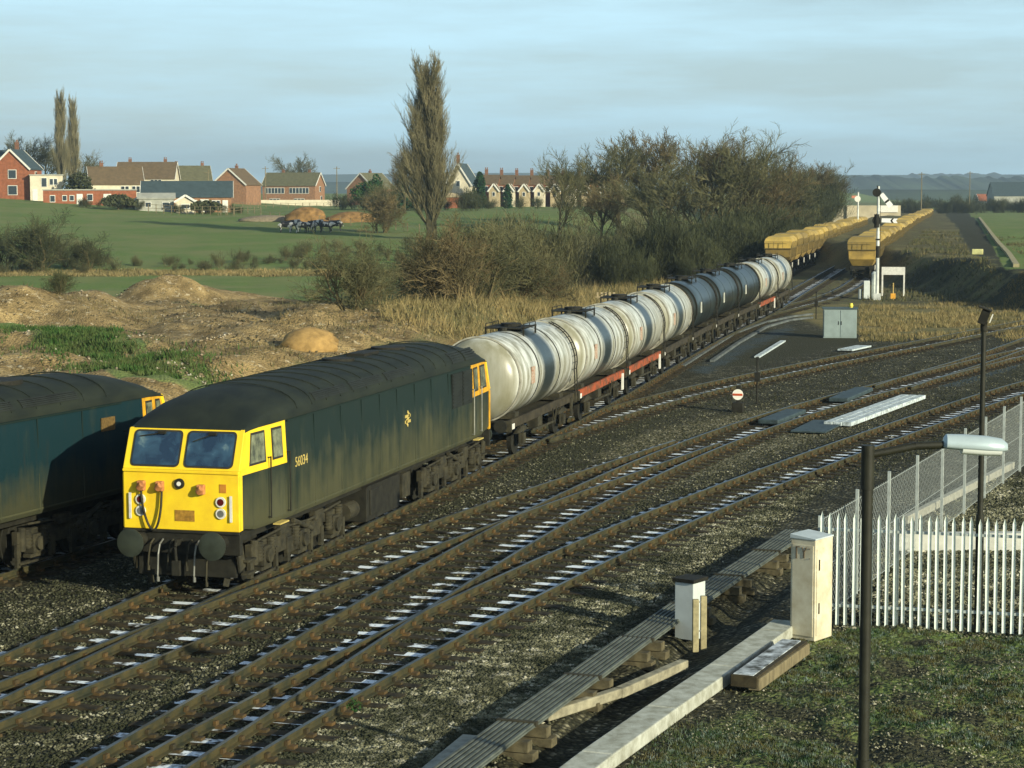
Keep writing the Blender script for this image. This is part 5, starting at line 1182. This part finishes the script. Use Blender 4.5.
def grow(B, p, d, L_, r, lev, P, rg):
    mx = P['levels']; ns = 3 if lev < mx-1 else 2; seg = L_/ns; pts = [p]; dd = d
    mi = 0 if lev <= mx-3 else 1
    for i in range(ns):
        dd = unit(dd+rg.normal(0, P['wob'], 3)+np.array([0, 0, P['up'][min(lev, len(P['up'])-1)]])); q = pts[-1]+dd*seg
        r0_ = r*(1-.45*i/ns); r1_ = r*(1-.45*(i+1)/ns); B.seg(pts[-1], q, r0_, r1_, mi, P.get('flat') or (5 if lev == 0 else (4 if lev == 1 else 3))); pts.append(q)
    if lev >= mx: return
    nc = P['kids'][min(lev, len(P['kids'])-1)]
    for k in range(nc):
        t_ = P['start'][min(lev, len(P['start'])-1)]+(1-P['start'][min(lev, len(P['start'])-1)])*(k+rg.random())/nc; t_ = min(t_, .999)
        i = int(t_*ns); q = pts[i]+(pts[i+1]-pts[i])*(t_*ns-i)
        ax = unit(pts[i+1]-pts[i]); u = rg.normal(0, 1, 3); u = unit(u-ax*np.dot(u, ax)); an = P['ang'][min(lev, len(P['ang'])-1)]*rg.uniform(.75, 1.25)
        nd = unit(ax*math.cos(an)+u*math.sin(an)); grow(B, q, nd, L_*P['len'][min(lev, len(P['len'])-1)]*rg.uniform(.75, 1.2)*((1.25-.72*t_ if P is POP else 1.15-.45*t_) if lev == 0 else 1), max(r*P['rad']*(1-.3*t_), P['minr']), lev+1, P, rg)
FLAT = dict(levels=3, L=2.5, r=.035, wob=.2, up=(.12, .08, .05), kids=(9, 6, 6), start=(.12, .12, .1), ang=(.6, .65, .75), len=(.6, .6, .55), rad=.5, minr=.013, flat=2)
def bare_mesh(name, P, seed, mats, stems=1, spread=.0):
    rg = np.random.default_rng(seed); B = Branches()
    for k in range(stems):
        a = rg.uniform(0, 6.28); sp = spread*rg.uniform(.4, 1) if stems > 1 else 0
        d = unit(np.array([math.cos(a)*sp, math.sin(a)*sp, 1.])); p = np.array([math.cos(a)*sp*.6, math.sin(a)*sp*.6, -.3])
        grow(B, p, d, P['L']*rg.uniform(.8, 1.1), P['r'], 0, P, rg)
    me = bpy.data.meshes.new(name); me.from_pydata([tuple(map(float, v)) for v in B.v], [], B.f)
    for m in mats: me.materials.append(m)
    me.polygons.foreach_set('material_index', B.m); me.update(); return me
def split_mesh(me):
    """trunk-and-limbs mesh and twig-crown mesh, from the material index"""
    n = len(me.vertices); co = np.empty(n*3); me.vertices.foreach_get('co', co); co = co.reshape(-1, 3)
    ps = [tuple(p.vertices) for p in me.polygons]; mi = [p.material_index for p in me.polygons]; out_ = []
    for k in (0, 1):
        fs = [f for f, m in zip(ps, mi) if m == k]; idx = {}; vs = []
        for f in fs:
            for i in f:
                if i not in idx: idx[i] = len(vs); vs.append(tuple(co[i]))
        m2 = bpy.data.meshes.new(('trunk', 'crown')[k]); m2.from_pydata(vs, [], [tuple(idx[i] for i in f) for f in fs]); m2.materials.append(me.materials[k]); m2.update(); out_.append(m2)
    return out_
OAK = dict(levels=5, L=7.0, r=.30, wob=.11, up=(.12, .10, .08, .07), kids=(8, 6, 5, 5, 4), start=(.35, .3, .2, .15), ang=(.78, .65, .6, .55), len=(.80, .60, .56, .52, .55), rad=.55, minr=.018)
ASH = dict(levels=5, L=8.5, r=.26, wob=.08, up=(.15, .14, .12, .10), kids=(10, 6, 5, 5, 4), start=(.3, .25, .2, .15), ang=(.62, .6, .6, .55), len=(.62, .58, .56, .55, .6), rad=.52, minr=.018)
POP = dict(levels=4, L=20, r=.42, wob=.02, up=(.1, .30, .25, .2), kids=(85, 14, 6, 4), start=(.06, .08, .1), ang=(.46, .30, .3, .3), len=(.25, .42, .5, .5), rad=.3, minr=.0085)
BSH = dict(levels=4, L=2.3, r=.05, wob=.2, up=(.12, .08, .05), kids=(6, 5, 5, 4), start=(.15, .15, .1), ang=(.6, .65, .7, .7), len=(.62, .6, .6, .55), rad=.5, minr=.0085)
oaks = [split_mesh(bare_mesh('oak%d' % i, OAK, 11+i, [M_bark, M_twig])) for i in range(3)]
ashs = [split_mesh(bare_mesh('ash%d' % i, ASH, 31+i, [M_bark, M_twigb])) for i in range(3)]
pops = [split_mesh(bare_mesh('pop%d' % i, POP, 51+i, [M_bark, M_twigp])) for i in range(2)]
bshm = [bare_mesh('bsh%d' % i, BSH, 71+i, [M_twigb, (M_twig, M_twigb, M_twigd)[i % 3]], stems=9, spread=.55) for i in range(4)]
def tree(kind, px, d, hscale, label, cat='tree', name='bare_tree', group=None, wide=1.0, dz=0):
    x, y, z = GT(px, d); r = thing(name, label, cat, (x, y, z-.1+dz), random.uniform(0, 6.28), group); r.scale = (hscale*wide, hscale*wide, hscale)
    for nm, me in zip(('trunk', 'crown'), kind):
        o = bpy.data.objects.new(nm, me); C.objects.link(o); o.parent = r
    return r
def top_of(me):
    co = np.empty(len(me[1].vertices)*3); me[1].vertices.foreach_get('co', co); return float(np.percentile(co[2::3], 98.5))
HO = [top_of(o) for o in oaks]; HA = [top_of(o) for o in ashs]; HP = [top_of(o) for o in pops]
def tree_h(kinds, hs, i, px, d, ytop, label, **k):
    """scale a tree so that it is as tall as it should be at its place"""
    x, y, z = GT(px, d); want = CAM[2]-(ytop-193)*d/F-z; return tree(kinds[i], px, d, want/hs[i], label, **k)
tree_h(pops, HP, 0, 432, 246, 64, 'tall bare poplar standing alone left of the terrace', name='poplar', wide=1.6)
tree_h(pops, HP, 1, 64, 420, 94, 'left one of the two thin bare poplars behind the far left houses', name='poplar', wide=.85)
tree_h(pops, HP, 0, 76, 422, 100, 'right one of the two thin bare poplars behind the far left houses', name='poplar', wide=.8)
tl = [(622, 262, 148, 'o', 0, 'bare round tree behind the brush, left of the large pair'), (648, 275, 140, 'a', 0, 'slim bare tree between the round tree and the large dense tree'), (700, 235, 146, 'a', 1, 'large dense bare tree, left half of the big clump'), (722, 228, 139, 'o', 1, 'large dense bare tree at the highest point of the big clump'), (748, 238, 150, 'a', 2, 'large bare tree at the right side of the big clump'), (672, 225, 165, 'o', 2, 'medium bare tree before the gap in the clump'),
      (768, 270, 165, 'o', 0, 'brown bare tree next right of the big clump'), (786, 300, 168, 'a', 1, 'brown bare tree above the near end of the left hopper rake'), (803, 330, 170, 'a', 2, 'bare tree above the middle of the left hopper rake'), (818, 360, 170, 'o', 1, 'bare tree second from the right end of the tree line'), (830, 390, 180, 'a', 0, 'smallest bare tree at the right end of the tree line'),
      (560, 230, 160, 'o', 1, 'open bare tree in front of the terrace with leaning stems'), (600, 240, 182, 'a', 2, 'low bare tree in front of the right end of the terrace'),
      (25, 430, 140, 'o', 0, 'bare tree behind the roof of the far left brick house'), (48, 440, 145, 'o', 1, 'bare tree between the brick house and the twin poplars'), (90, 440, 156, 'o', 2, 'bare tree right of the twin poplars'), (298, 640, 160, 'o', 0, 'bare tree behind the roof of the mid left brick house'), (405, 330, 150, 'a', 1, 'thin dark tree immediately left of the great poplar'), (385, 300, 185, 'o', 1, 'low bare tree in the yard left of the great poplar')]
for (px, d, yt, k, i, lab) in tl:
    wd_ = 1.2 if 600 < px < 840 else (.6 if 530 < px < 600 else 1.05)
    if k == 'o': tree_h(oaks, HO, i, px, d, yt-3, lab, wide=wd_)
    else: tree_h(ashs, HA, i, px, d, yt-3, lab, wide=wd_)
# brush: one mesh per thicket mass ---------------------------------------------
flatm = [bare_mesh('flatbsh%d' % i, FLAT, 91+i, [M_twigb, M_twig], stems=6, spread=.6) for i in range(4)]
def mass(name, label, spots, mats=None, kind='stuff'):
    vs, fs, mi, n = [], [], [], 0; data = []
    for me in flatm:
        co = np.empty(len(me.vertices)*3); me.vertices.foreach_get('co', co); li = np.empty(len(me.loops), int); me.loops.foreach_get('vertex_index', li)
        m_ = np.empty(len(me.polygons), int); me.polygons.foreach_get('material_index', m_); data.append((co.reshape(-1, 3), li.reshape(-1, 4), m_))
    for (x, y, z, s_, a, k) in spots:
        co, li, m_ = data[k % 4]; c_, s2 = math.cos(a), math.sin(a); q = co*s_; w_ = np.stack([q[:, 0]*c_-q[:, 1]*s2+x, q[:, 0]*s2+q[:, 1]*c_+y, q[:, 2]*random.uniform(.8, 1.15)+z-.1], -1)
        vs.append(w_); fs.append(li+n); mi.append(m_ if k % 3 else 1-m_*0-(1-m_)*1); n += len(w_)
    vs = np.vstack(vs); fs = np.vstack(fs); mi = np.concatenate(mi)
    me = bpy.data.meshes.new(name); me.vertices.add(len(vs)); me.vertices.foreach_set('co', vs.ravel()); me.loops.add(len(fs)*4); me.loops.foreach_set('vertex_index', fs.ravel()); me.polygons.add(len(fs)); me.polygons.foreach_set('loop_start', np.arange(len(fs))*4); me.polygons.foreach_set('loop_total', np.full(len(fs), 4))
    for m in (mats or [M_twigb, M_twig]): me.materials.append(m)
    me.polygons.foreach_set('material_index', mi); me.update(); o = bpy.data.objects.new(name, me); C.objects.link(o); tag(o, label, 'undergrowth', kind=kind)
def spots_px(rows):
    out_ = []
    for (px0, px1, d0, d1, n, s0, s1) in rows:
        for i in range(n):
            px = random.uniform(px0, px1); t_ = (px-px0)/(px1-px0+1e-6); d = d0+(d1-d0)*t_+random.uniform(-7, 7); x, y, z = GT(px, d); lb = np.interp(y, *LB)
            if x > lb-1.2: x = lb-1.2-random.random()*2; z = zat(x, y)
            out_.append((x, y, z, random.uniform(s0, s1), random.uniform(0, 6.28), random.randrange(12)))
    return out_
mass('undergrowth', 'olive brown bare thicket filling the ground left of the tank train', spots_px([(430, 560, 150, 165, 26, 1.1, 1.9), (480, 640, 185, 200, 30, .8, 1.4), (560, 700, 200, 215, 34, .9, 1.5)]))
mass('undergrowth', 'dark thicket under the big clump and along the left hopper rake', spots_px([(660, 770, 190, 225, 46, 1.1, 1.9), (740, 840, 225, 370, 60, 1.5, 2.6), (600, 720, 175, 195, 22, .8, 1.3)]), mats=[M_twigd, M_twigd])
mass('hedge', 'dark bare hedge crossing the left field in front of the pasture', spots_px([(0, 420, 198, 206, 60, .2, .45), (240, 440, 215, 225, 18, .3, .6)]), mats=[M_twigb, M_twig])
mass('hedge', 'garden hedges at the foot of the far left houses', spots_px([(60, 250, 340, 332, 34, .3, .55), (330, 480, 400, 360, 34, .7, 1.3), (470, 640, 420, 400, 30, .45, .8)]), mats=[M_twigd, M_twigd])
mass('hedge', 'dark hedge line below the distant hills at right', spots_px([(890, 1040, 560, 620, 60, 1.0, 2.2), (900, 1040, 760, 800, 60, 1.6, 3.2)]) if False else [(*at(px, d), zat(*at(px, d))-.6, random.uniform(.7, 1.6), random.uniform(0, 6), random.randrange(12)) for px, d in [(random.uniform(895, 1040), random.choice([560, 640, 780])) for _ in range(110)]], mats=[M_twigd, M_twigd])
# separate bushes
def bush(px, d, s_, label, k=0, ms=None):
    x, y, z = GT(px, d); me = bshm[k]; o = bpy.data.objects.new('bush', me); C.objects.link(o); o.location = (x, y, z-.1); o.scale = (s_, s_, s_); o.rotation_euler = (0, 0, px); tag(o, label, 'bush')
bush(38, 196, 1.75, 'dark spreading bush in the green field at far left', 2); bush(5, 200, 1.3, 'bush cut by the left edge in the green field', 2); bush(88, 198, 1.1, 'lower dark bush right of the spreading field bush', 2); bush(70, 202, .9, 'small bush squeezed between the two field bushes', 3)
bush(382, 262, 1.6, 'brown leafless bush beside the straw heap', 1); bush(352, 104, 1.1, 'thin bare sapling clump on the rubble above the front locomotive roof', 3); bush(372, 112, .9, 'bare shrub right of the thin sapling clump', 0); bush(448, 118, 1.5, 'dense brown bush directly above the rear of the front locomotive', 1); bush(478, 126, 1.7, 'dense brown bush above the first tank wagon', 0); bush(510, 132, 1.5, 'olive bush above the second tank wagon', 3); bush(423, 135, 1.3, 'bush on the bank above the roof of the front locomotive', 2); bush(60, 104, .45, 'little dark shrub on the green bank at left', 2); bush(540, 140, 1.2, 'low bush in dry grass above the third tank wagon', 1)
# evergreens -------------------------------------------------------------------
def leafy(name, label, px, d, h, w, shape, m_, n=2600):
    x, y, z = GT(px, d); r = thing(name, label, 'tree', (x, y, z-.1), 0); rg = np.random.default_rng(int(px))
    mb = MB(); mb.cyl((0, 0, 0), (0, 0, h*.7), .18, .06, n=6); mb.build('trunk', M_bark, r)
    vs = []; fs = []
    for i in range(n):
        if shape == 'cone': t_ = rg.random()**1.2; rr = w/2*(1-t_)*(.7+.5*((t_*9) % 1))*math.sqrt(rg.random()); zz = h*(.08+.92*t_)
        elif shape == 'column': t_ = rg.random(); rr = w/2*math.sqrt(rg.random())*(1-.8*t_**4); zz = h*(.05+.95*t_)
        else:
            a_, b_ = rg.uniform(0, 6.28), rg.uniform(-.3, 1); q = rg.random()**.35; rr = w/2*q*math.sqrt(max(0, 1-b_*b_)); zz = h*.45+h*.55*b_*q
        a_ = rg.uniform(0, 6.28); c = np.array([rr*math.cos(a_), rr*math.sin(a_), zz]); c[:2] *= 1+.25*math.sin(3*a_+zz); s_ = rg.uniform(.1, .26); u = rg.normal(0, 1, 3); u /= np.linalg.norm(u); v = np.cross(u, rg.normal(0, 1, 3)); v /= np.linalg.norm(v); b = len(vs)
        vs += [tuple(c+u*s_), tuple(c+v*s_), tuple(c-u*s_), tuple(c-v*s_)]; fs.append((b, b+1, b+2, b+3))
    me = bpy.data.meshes.new('crown'); me.from_pydata(vs, [], fs); me.materials.append(m_); o = bpy.data.objects.new('crown', me); C.objects.link(o); o.parent = r
leafy('conifer', 'dark conifer left of the great poplar', 403, 360, 9.3, 4.6, 'cone', M_conif); leafy('evergreen_tree', 'round dark green evergreen beside the brick gabled house', 370, 400, 5.6, 6.5, 'round', M_ever); leafy('evergreen_tree', 'tall round evergreen right of the low round one', 377, 402, 7, 3, 'round', M_ever, 900)
leafy('conifer', 'dark column conifer at the left end of the terrace', 480, 420, 7.5, 2.6, 'column', M_conif); leafy('conifer', 'slim conifer in front of the second terraced house', 508, 425, 5.0, 1.8, 'column', M_conif, 1200); leafy('evergreen_tree', 'dark ivy covered bush behind the low brick building', 82, 358, 5.5, 5.0, 'round', M_twigd, 1600)
leafy('evergreen_tree', 'dark shrub in front of the low cream shed', 120, 330, 2.6, 5, 'round', M_twigd, 1500); leafy('evergreen_tree', 'dark garden shrub right of the sheds', 207, 325, 2.2, 5, 'round', M_twigd, 1300)

# ================================================================== LOOSE STONES, GRASS
def scatter(name, label, n, sampler, size, m_, cat, flat=.6, zo=0):
    xs, ys = sampler(n); z = zt(xs, ys); k = len(xs); rg = RNG
    base = np.array([(1, 0, 0), (-1, 0, 0), (0, 1, 0), (0, -1, 0), (0, 0, 1), (0, 0, -1)], float); tri = np.array([(0, 2, 4), (2, 1, 4), (1, 3, 4), (3, 0, 4), (2, 0, 5), (1, 2, 5), (3, 1, 5), (0, 3, 5)])
    s_ = rg.uniform(size[0], size[1], k)*rg.uniform(.7, 1.2, k); v = base[None]*rg.uniform(.6, 1.25, (k, 6, 1))*s_[:, None, None]; v[:, :, 2] *= flat
    a = rg.uniform(0, 6.28, k); c_, s2 = np.cos(a)[:, None], np.sin(a)[:, None]; X = v[:, :, 0]*c_-v[:, :, 1]*s2; Y = v[:, :, 0]*s2+v[:, :, 1]*c_; tx = rg.normal(0, .4, (k, 1)); Z = v[:, :, 2]+X*tx
    V = np.stack([X+xs[:, None], Y+ys[:, None], Z+z[:, None]+s_[:, None]*.2+zo], -1).reshape(-1, 3); Fc = (tri[None]+np.arange(k)[:, None, None]*6).reshape(-1, 3)
    me = bpy.data.meshes.new(name); me.vertices.add(len(V)); me.vertices.foreach_set('co', V.ravel()); me.loops.add(len(Fc)*3); me.loops.foreach_set('vertex_index', Fc.ravel()); me.polygons.add(len(Fc)); me.polygons.foreach_set('loop_start', np.arange(len(Fc))*3); me.polygons.foreach_set('loop_total', np.full(len(Fc), 3))
    me.materials.append(m_); me.update(); o = bpy.data.objects.new(name, me); C.objects.link(o); tag(o, label, cat, kind='stuff')
def stone_mat(name, stops, sc=5.0):
    m, t, b = newmat(name); P = node(t, 'ShaderNodeNewGeometry').outputs['Position']; v = node(t, 'ShaderNodeTexVoronoi', {'Vector': P, 'Scale': sc}); f = node(t, 'ShaderNodeSeparateColor', {'Color': v.outputs['Color']}).outputs[0]
    c = ramp(t, f, stops); big = noise(t, P, .9, 4); c = mixc(t, ramp(t, big, [(.4, 0.0), (.6, .85)]), c, (.022, .025, .012)); t.links.new(c, b.inputs['Base Color']); b.inputs['Roughness'].default_value = .9; b.inputs['Specular IOR Level'].default_value = .15; return m
M_st = stone_mat('ballast_stone', [(0, (.020, .022, .013)), (.55, (.058, .058, .034)), (.88, (.14, .135, .08)), (1, (.40, .38, .28))], 9)
M_st2 = stone_mat('khaki_stone', [(0, (.055, .056, .033)), (.45, (.135, .132, .078)), (.82, (.25, .24, .15)), (1, (.50, .47, .36))], 9)
M_rub = stone_mat('rubble_stone', [(0, (.12, .09, .05)), (.6, (.26, .20, .12)), (.9, (.38, .32, .22)), (1, (.62, .57, .46))], 3)
def in_px(poly, z=-.2, dens=None):
    P_ = np.array([pz(*q, z) for q in poly])
    def f(n):
        xs, ys = [], []
        while len(xs) < n:
            x = RNG.uniform(P_[:, 0].min(), P_[:, 0].max(), n); y = RNG.uniform(P_[:, 1].min(), P_[:, 1].max(), n); w = field_poly(list(map(tuple, P_)), x, y, .5)
            lat, d = latd(x, y); pr = (30/np.maximum(d, 20))**2.2 if dens is None else 1; k = (RNG.random(n) < w) & (RNG.random(n) < np.clip(pr*1.0, .02, 1)); xs += x[k].tolist(); ys += y[k].tolist()
        return np.array(xs[:n]), np.array(ys[:n])
    return f
scatter('ballast', 'brown grimy ballast stones spread between the tracks', 90000, in_px([(-20, 600), (120, 560), (560, 420), (760, 370), (900, 340), (1030, 330), (1030, 420), (800, 500), (500, 700), (430, 790), (-20, 790)]), (.022, .05), M_st, 'ballast')
scatter('ballast', 'clean khaki ballast strip beside the cable troughs', 60000, in_px([(60, 800), (430, 800), (560, 690), (690, 570), (820, 490), (800, 470), (650, 545), (480, 640), (300, 750)]), (.02, .045), M_st2, 'ballast')
scatter('gravel', 'pale gravel seen through the palisade fence at right', 26000, in_px([(832, 628), (1040, 632), (1060, 470), (1000, 480), (900, 545)]), (.025, .06), M_st2, 'gravel')
def rub(n):
    px = RNG.uniform(-20, 470, n); d = RNG.uniform(70, 150, n); lat = (px-512)/F*d; x, y = ll(lat, d); k = (fbm(x*.3, y*.3, 3)+RNG.normal(0, .06, n) > .45) & (x < np.interp(y, *LB)-1.5); return x[k], y[k]
scatter('rubble', 'pale broken rubble strewn over the tipped earth at left', 16000, rub, (.03, .12), M_rub, 'rubble')
def grassblades(name, label, n, sampler, h, w, m_):
    xs, ys = sampler(n); z = zt(xs, ys); k = len(xs); a = RNG.uniform(0, 6.28, k); hh = RNG.uniform(h[0], h[1], k)*(.5+fbm(xs*.8, ys*.8, 3)); lx_, ly_ = RNG.normal(0, .4, k)*hh, RNG.normal(0, .4, k)*hh; ww = RNG.uniform(w[0], w[1], k)
    V = np.stack([np.stack([xs-np.cos(a)*ww, ys-np.sin(a)*ww, z-.02], -1), np.stack([xs+np.cos(a)*ww, ys+np.sin(a)*ww, z-.02], -1), np.stack([xs+lx_, ys+ly_, z+hh], -1)], 1).reshape(-1, 3); Fc = np.arange(k*3).reshape(-1, 3)
    me = bpy.data.meshes.new(name); me.vertices.add(len(V)); me.vertices.foreach_set('co', V.ravel()); me.loops.add(len(Fc)*3); me.loops.foreach_set('vertex_index', Fc.ravel()); me.polygons.add(len(Fc)); me.polygons.foreach_set('loop_start', np.arange(len(Fc))*3); me.polygons.foreach_set('loop_total', np.full(len(Fc), 3)); me.materials.append(m_); me.update(); o = bpy.data.objects.new(name, me); C.objects.link(o); tag(o, label, 'grass', kind='stuff')
def blade_mat(name, c1, c2, c3, sc=1.2):
    m, t, b = newmat(name); P = node(t, 'ShaderNodeNewGeometry').outputs['Position']; c = mixc(t, ramp(t, noise(t, P, sc, 4), [(.38, 0.0), (.6, 1.0)]), c1, c2); c = mixc(t, ramp(t, noise(t, P, sc*6, 3), [(.5, 0.0), (.68, .8)]), c, c3); t.links.new(c, b.inputs['Base Color']); b.inputs['Roughness'].default_value = .85; b.inputs['Specular IOR Level'].default_value = .15; return m
M_bl = blade_mat('short_grass', (.030, .062, .020), (.085, .075, .028), (.20, .26, .24), 1.6)
M_dry = blade_mat('dry_grass', (.24, .18, .075), (.11, .10, .04), (.34, .27, .13), .5)
def patchy(f):
    def g(n):
        x, y = f(n); k = fbm(x*.9, y*.9, 3)+RNG.normal(0, .04, len(x)) > .43; return x[k], y[k]
    return g
grassblades('grass', 'short green mossy grass with frost in the near right corner', 170000, patchy(in_px([(600, 800), (800, 645), (825, 630), (1040, 638), (1060, 800)], dens=1)), (.015, .075), (.005, .014), M_bl)
scatter('gravel', 'small pale stones scattered in the mossy grass of the near corner', 5000, in_px([(600, 800), (800, 655), (830, 645), (1040, 648), (1060, 800)], dens=1), (.012, .035), M_st2, 'gravel', zo=.02)
def dryf(n):
    px = RNG.uniform(380, 840, n); d = RNG.uniform(100, 230, n); x, y = ll((px-512)/F*d, d); lb = np.interp(y, *LB); o = lb-x; k = (o > .6) & (o < 16) & (RNG.random(n) < np.clip(1.3-o/14, 0, 1)); return x[k], y[k]
grassblades('dry_grass', 'tall dry straw coloured grass along the foot of the thicket', 90000, dryf, (.25, .9), (.012, .035), M_dry)
def bankg(n):
    a, b = ll(-21.5, 95), ll(-11.5, 69); t_ = RNG.random(n); w_ = RNG.normal(0, 1.25, n); ex, ey = b[0]-a[0], b[1]-a[1]; l_ = math.hypot(ex, ey); x = a[0]+ex*t_-ey/l_*w_; y = a[1]+ey*t_+ex/l_*w_; k = fbm(x*.5, y*.5, 3) > .38; return x[k], y[k]
grassblades('grass', 'rough dark green grass growing down the bank among the tipped earth', 26000, bankg, (.08, .3), (.02, .05), blade_mat('bank_grass', (.035, .085, .018), (.06, .075, .025), (.10, .14, .04), .8))
def weedy(n):
    px = RNG.uniform(-20, 470, n); d = RNG.uniform(72, 150, n); x, y = ll((px-512)/F*d, d); k = (fbm(x*.22+5, y*.22, 3) > .52) & (x < np.interp(y, *LB)-1.0); return x[k], y[k]
grassblades('dry_grass', 'patches of dead weeds over the tipped earth at left', 30000, weedy, (.06, .3), (.012, .035), blade_mat('dead_weed', (.20, .15, .07), (.08, .08, .035), (.05, .045, .02), 1.0))
def dry2(n):
    px = RNG.uniform(860, 1040, n); d = RNG.uniform(112, 150, n); x, y = ll((px-512)/F*d, d); lat, dd = latd(x, y); k = (fbm(x*.4, y*.4, 3) > .4); return x[k], y[k]
grassblades('dry_grass', 'rough dry grass on the bank around the plain white board', 26000, dry2, (.08, .35), (.012, .03), M_dry)
def dry4(n):
    lat = RNG.uniform(24, 62, n); d = RNG.uniform(150, 330, n); x, y = ll(lat, d); pc = np.interp(d, [150, 180, 265, 350], [38.5, 42.5, 60, 78]); lr = np.interp(y, [150, 183, 250, 343], [.8, -.6, -3.5, -8]); k = (x > lr+1.6) & (lat < pc+8) & (abs(lat-pc) > 2.2) & (fbm(x*.3, y*.3, 3) > .42); return x[k], y[k]
grassblades('dry_grass', 'rough tufty grass on the bank between the right hopper rake and the farm track', 60000, dry4, (.1, .4), (.02, .06), blade_mat('bank_weed', (.10, .085, .04), (.05, .06, .022), (.17, .14, .07), .6))
def dry3(n):
    px = RNG.uniform(-20, 430, n); d = RNG.uniform(189, 197, n); x, y = ll((px-512)/F*d, d); return x, y
grassblades('dry_grass', 'strip of tan dead grass below the hedge in the left field', 14000, dry3, (.15, .4), (.02, .05), M_dry)
# small weed by the rail
x, y, _ = G(352, 712); rg = RNG; vs, fs = [], []
for i in range(90):
    a = rg.uniform(0, 6.28); r_ = rg.uniform(.02, .17); c = np.array([r_*math.cos(a), r_*math.sin(a), rg.uniform(.02, .2)]); u = rg.normal(0, 1, 3); u /= np.linalg.norm(u); v = np.cross(u, (0.2, .1, 1)); v /= np.linalg.norm(v); b = len(vs); vs += [tuple(c+u*.035), tuple(c+v*.02), tuple(c-u*.035), tuple(c-v*.02)]; fs.append((b, b+1, b+2, b+3))
me = bpy.data.meshes.new('weed'); me.from_pydata(vs, [], fs); me.materials.append(M_ever); o = bpy.data.objects.new('weed', me); C.objects.link(o); o.location = (x, y, -.22); tag(o, 'small green weed growing beside the lowest rail', 'weed')

# ================================================================== HAZE
HAZE = True
if HAZE:
    me = bpy.data.meshes.new('haze'); X0, X1, Y0, Y1, Z0, Z1 = -3500, 3500, -400, 6500, -5, 130
    v = [(x, y, z) for x in (X0, X1) for y in (Y0, Y1) for z in (Z0, Z1)]; me.from_pydata(v, [], [(0, 1, 3, 2), (4, 6, 7, 5), (0, 4, 5, 1), (2, 3, 7, 6), (0, 2, 6, 4), (1, 5, 7, 3)])
    m = bpy.data.materials.new('haze'); m.use_nodes = True; t = m.node_tree; t.nodes.remove(t.nodes['Principled BSDF']); pv = t.nodes.new('ShaderNodeVolumePrincipled'); pv.inputs['Color'].default_value = (.62, .80, .95, 1); pv.inputs['Density'].default_value = .00019; pv.inputs['Anisotropy'].default_value = .2
    t.links.new(pv.outputs[0], t.nodes['Material Output'].inputs['Volume']); me.materials.append(m); o = bpy.data.objects.new('haze', me); C.objects.link(o); tag(o, kind='stuff')
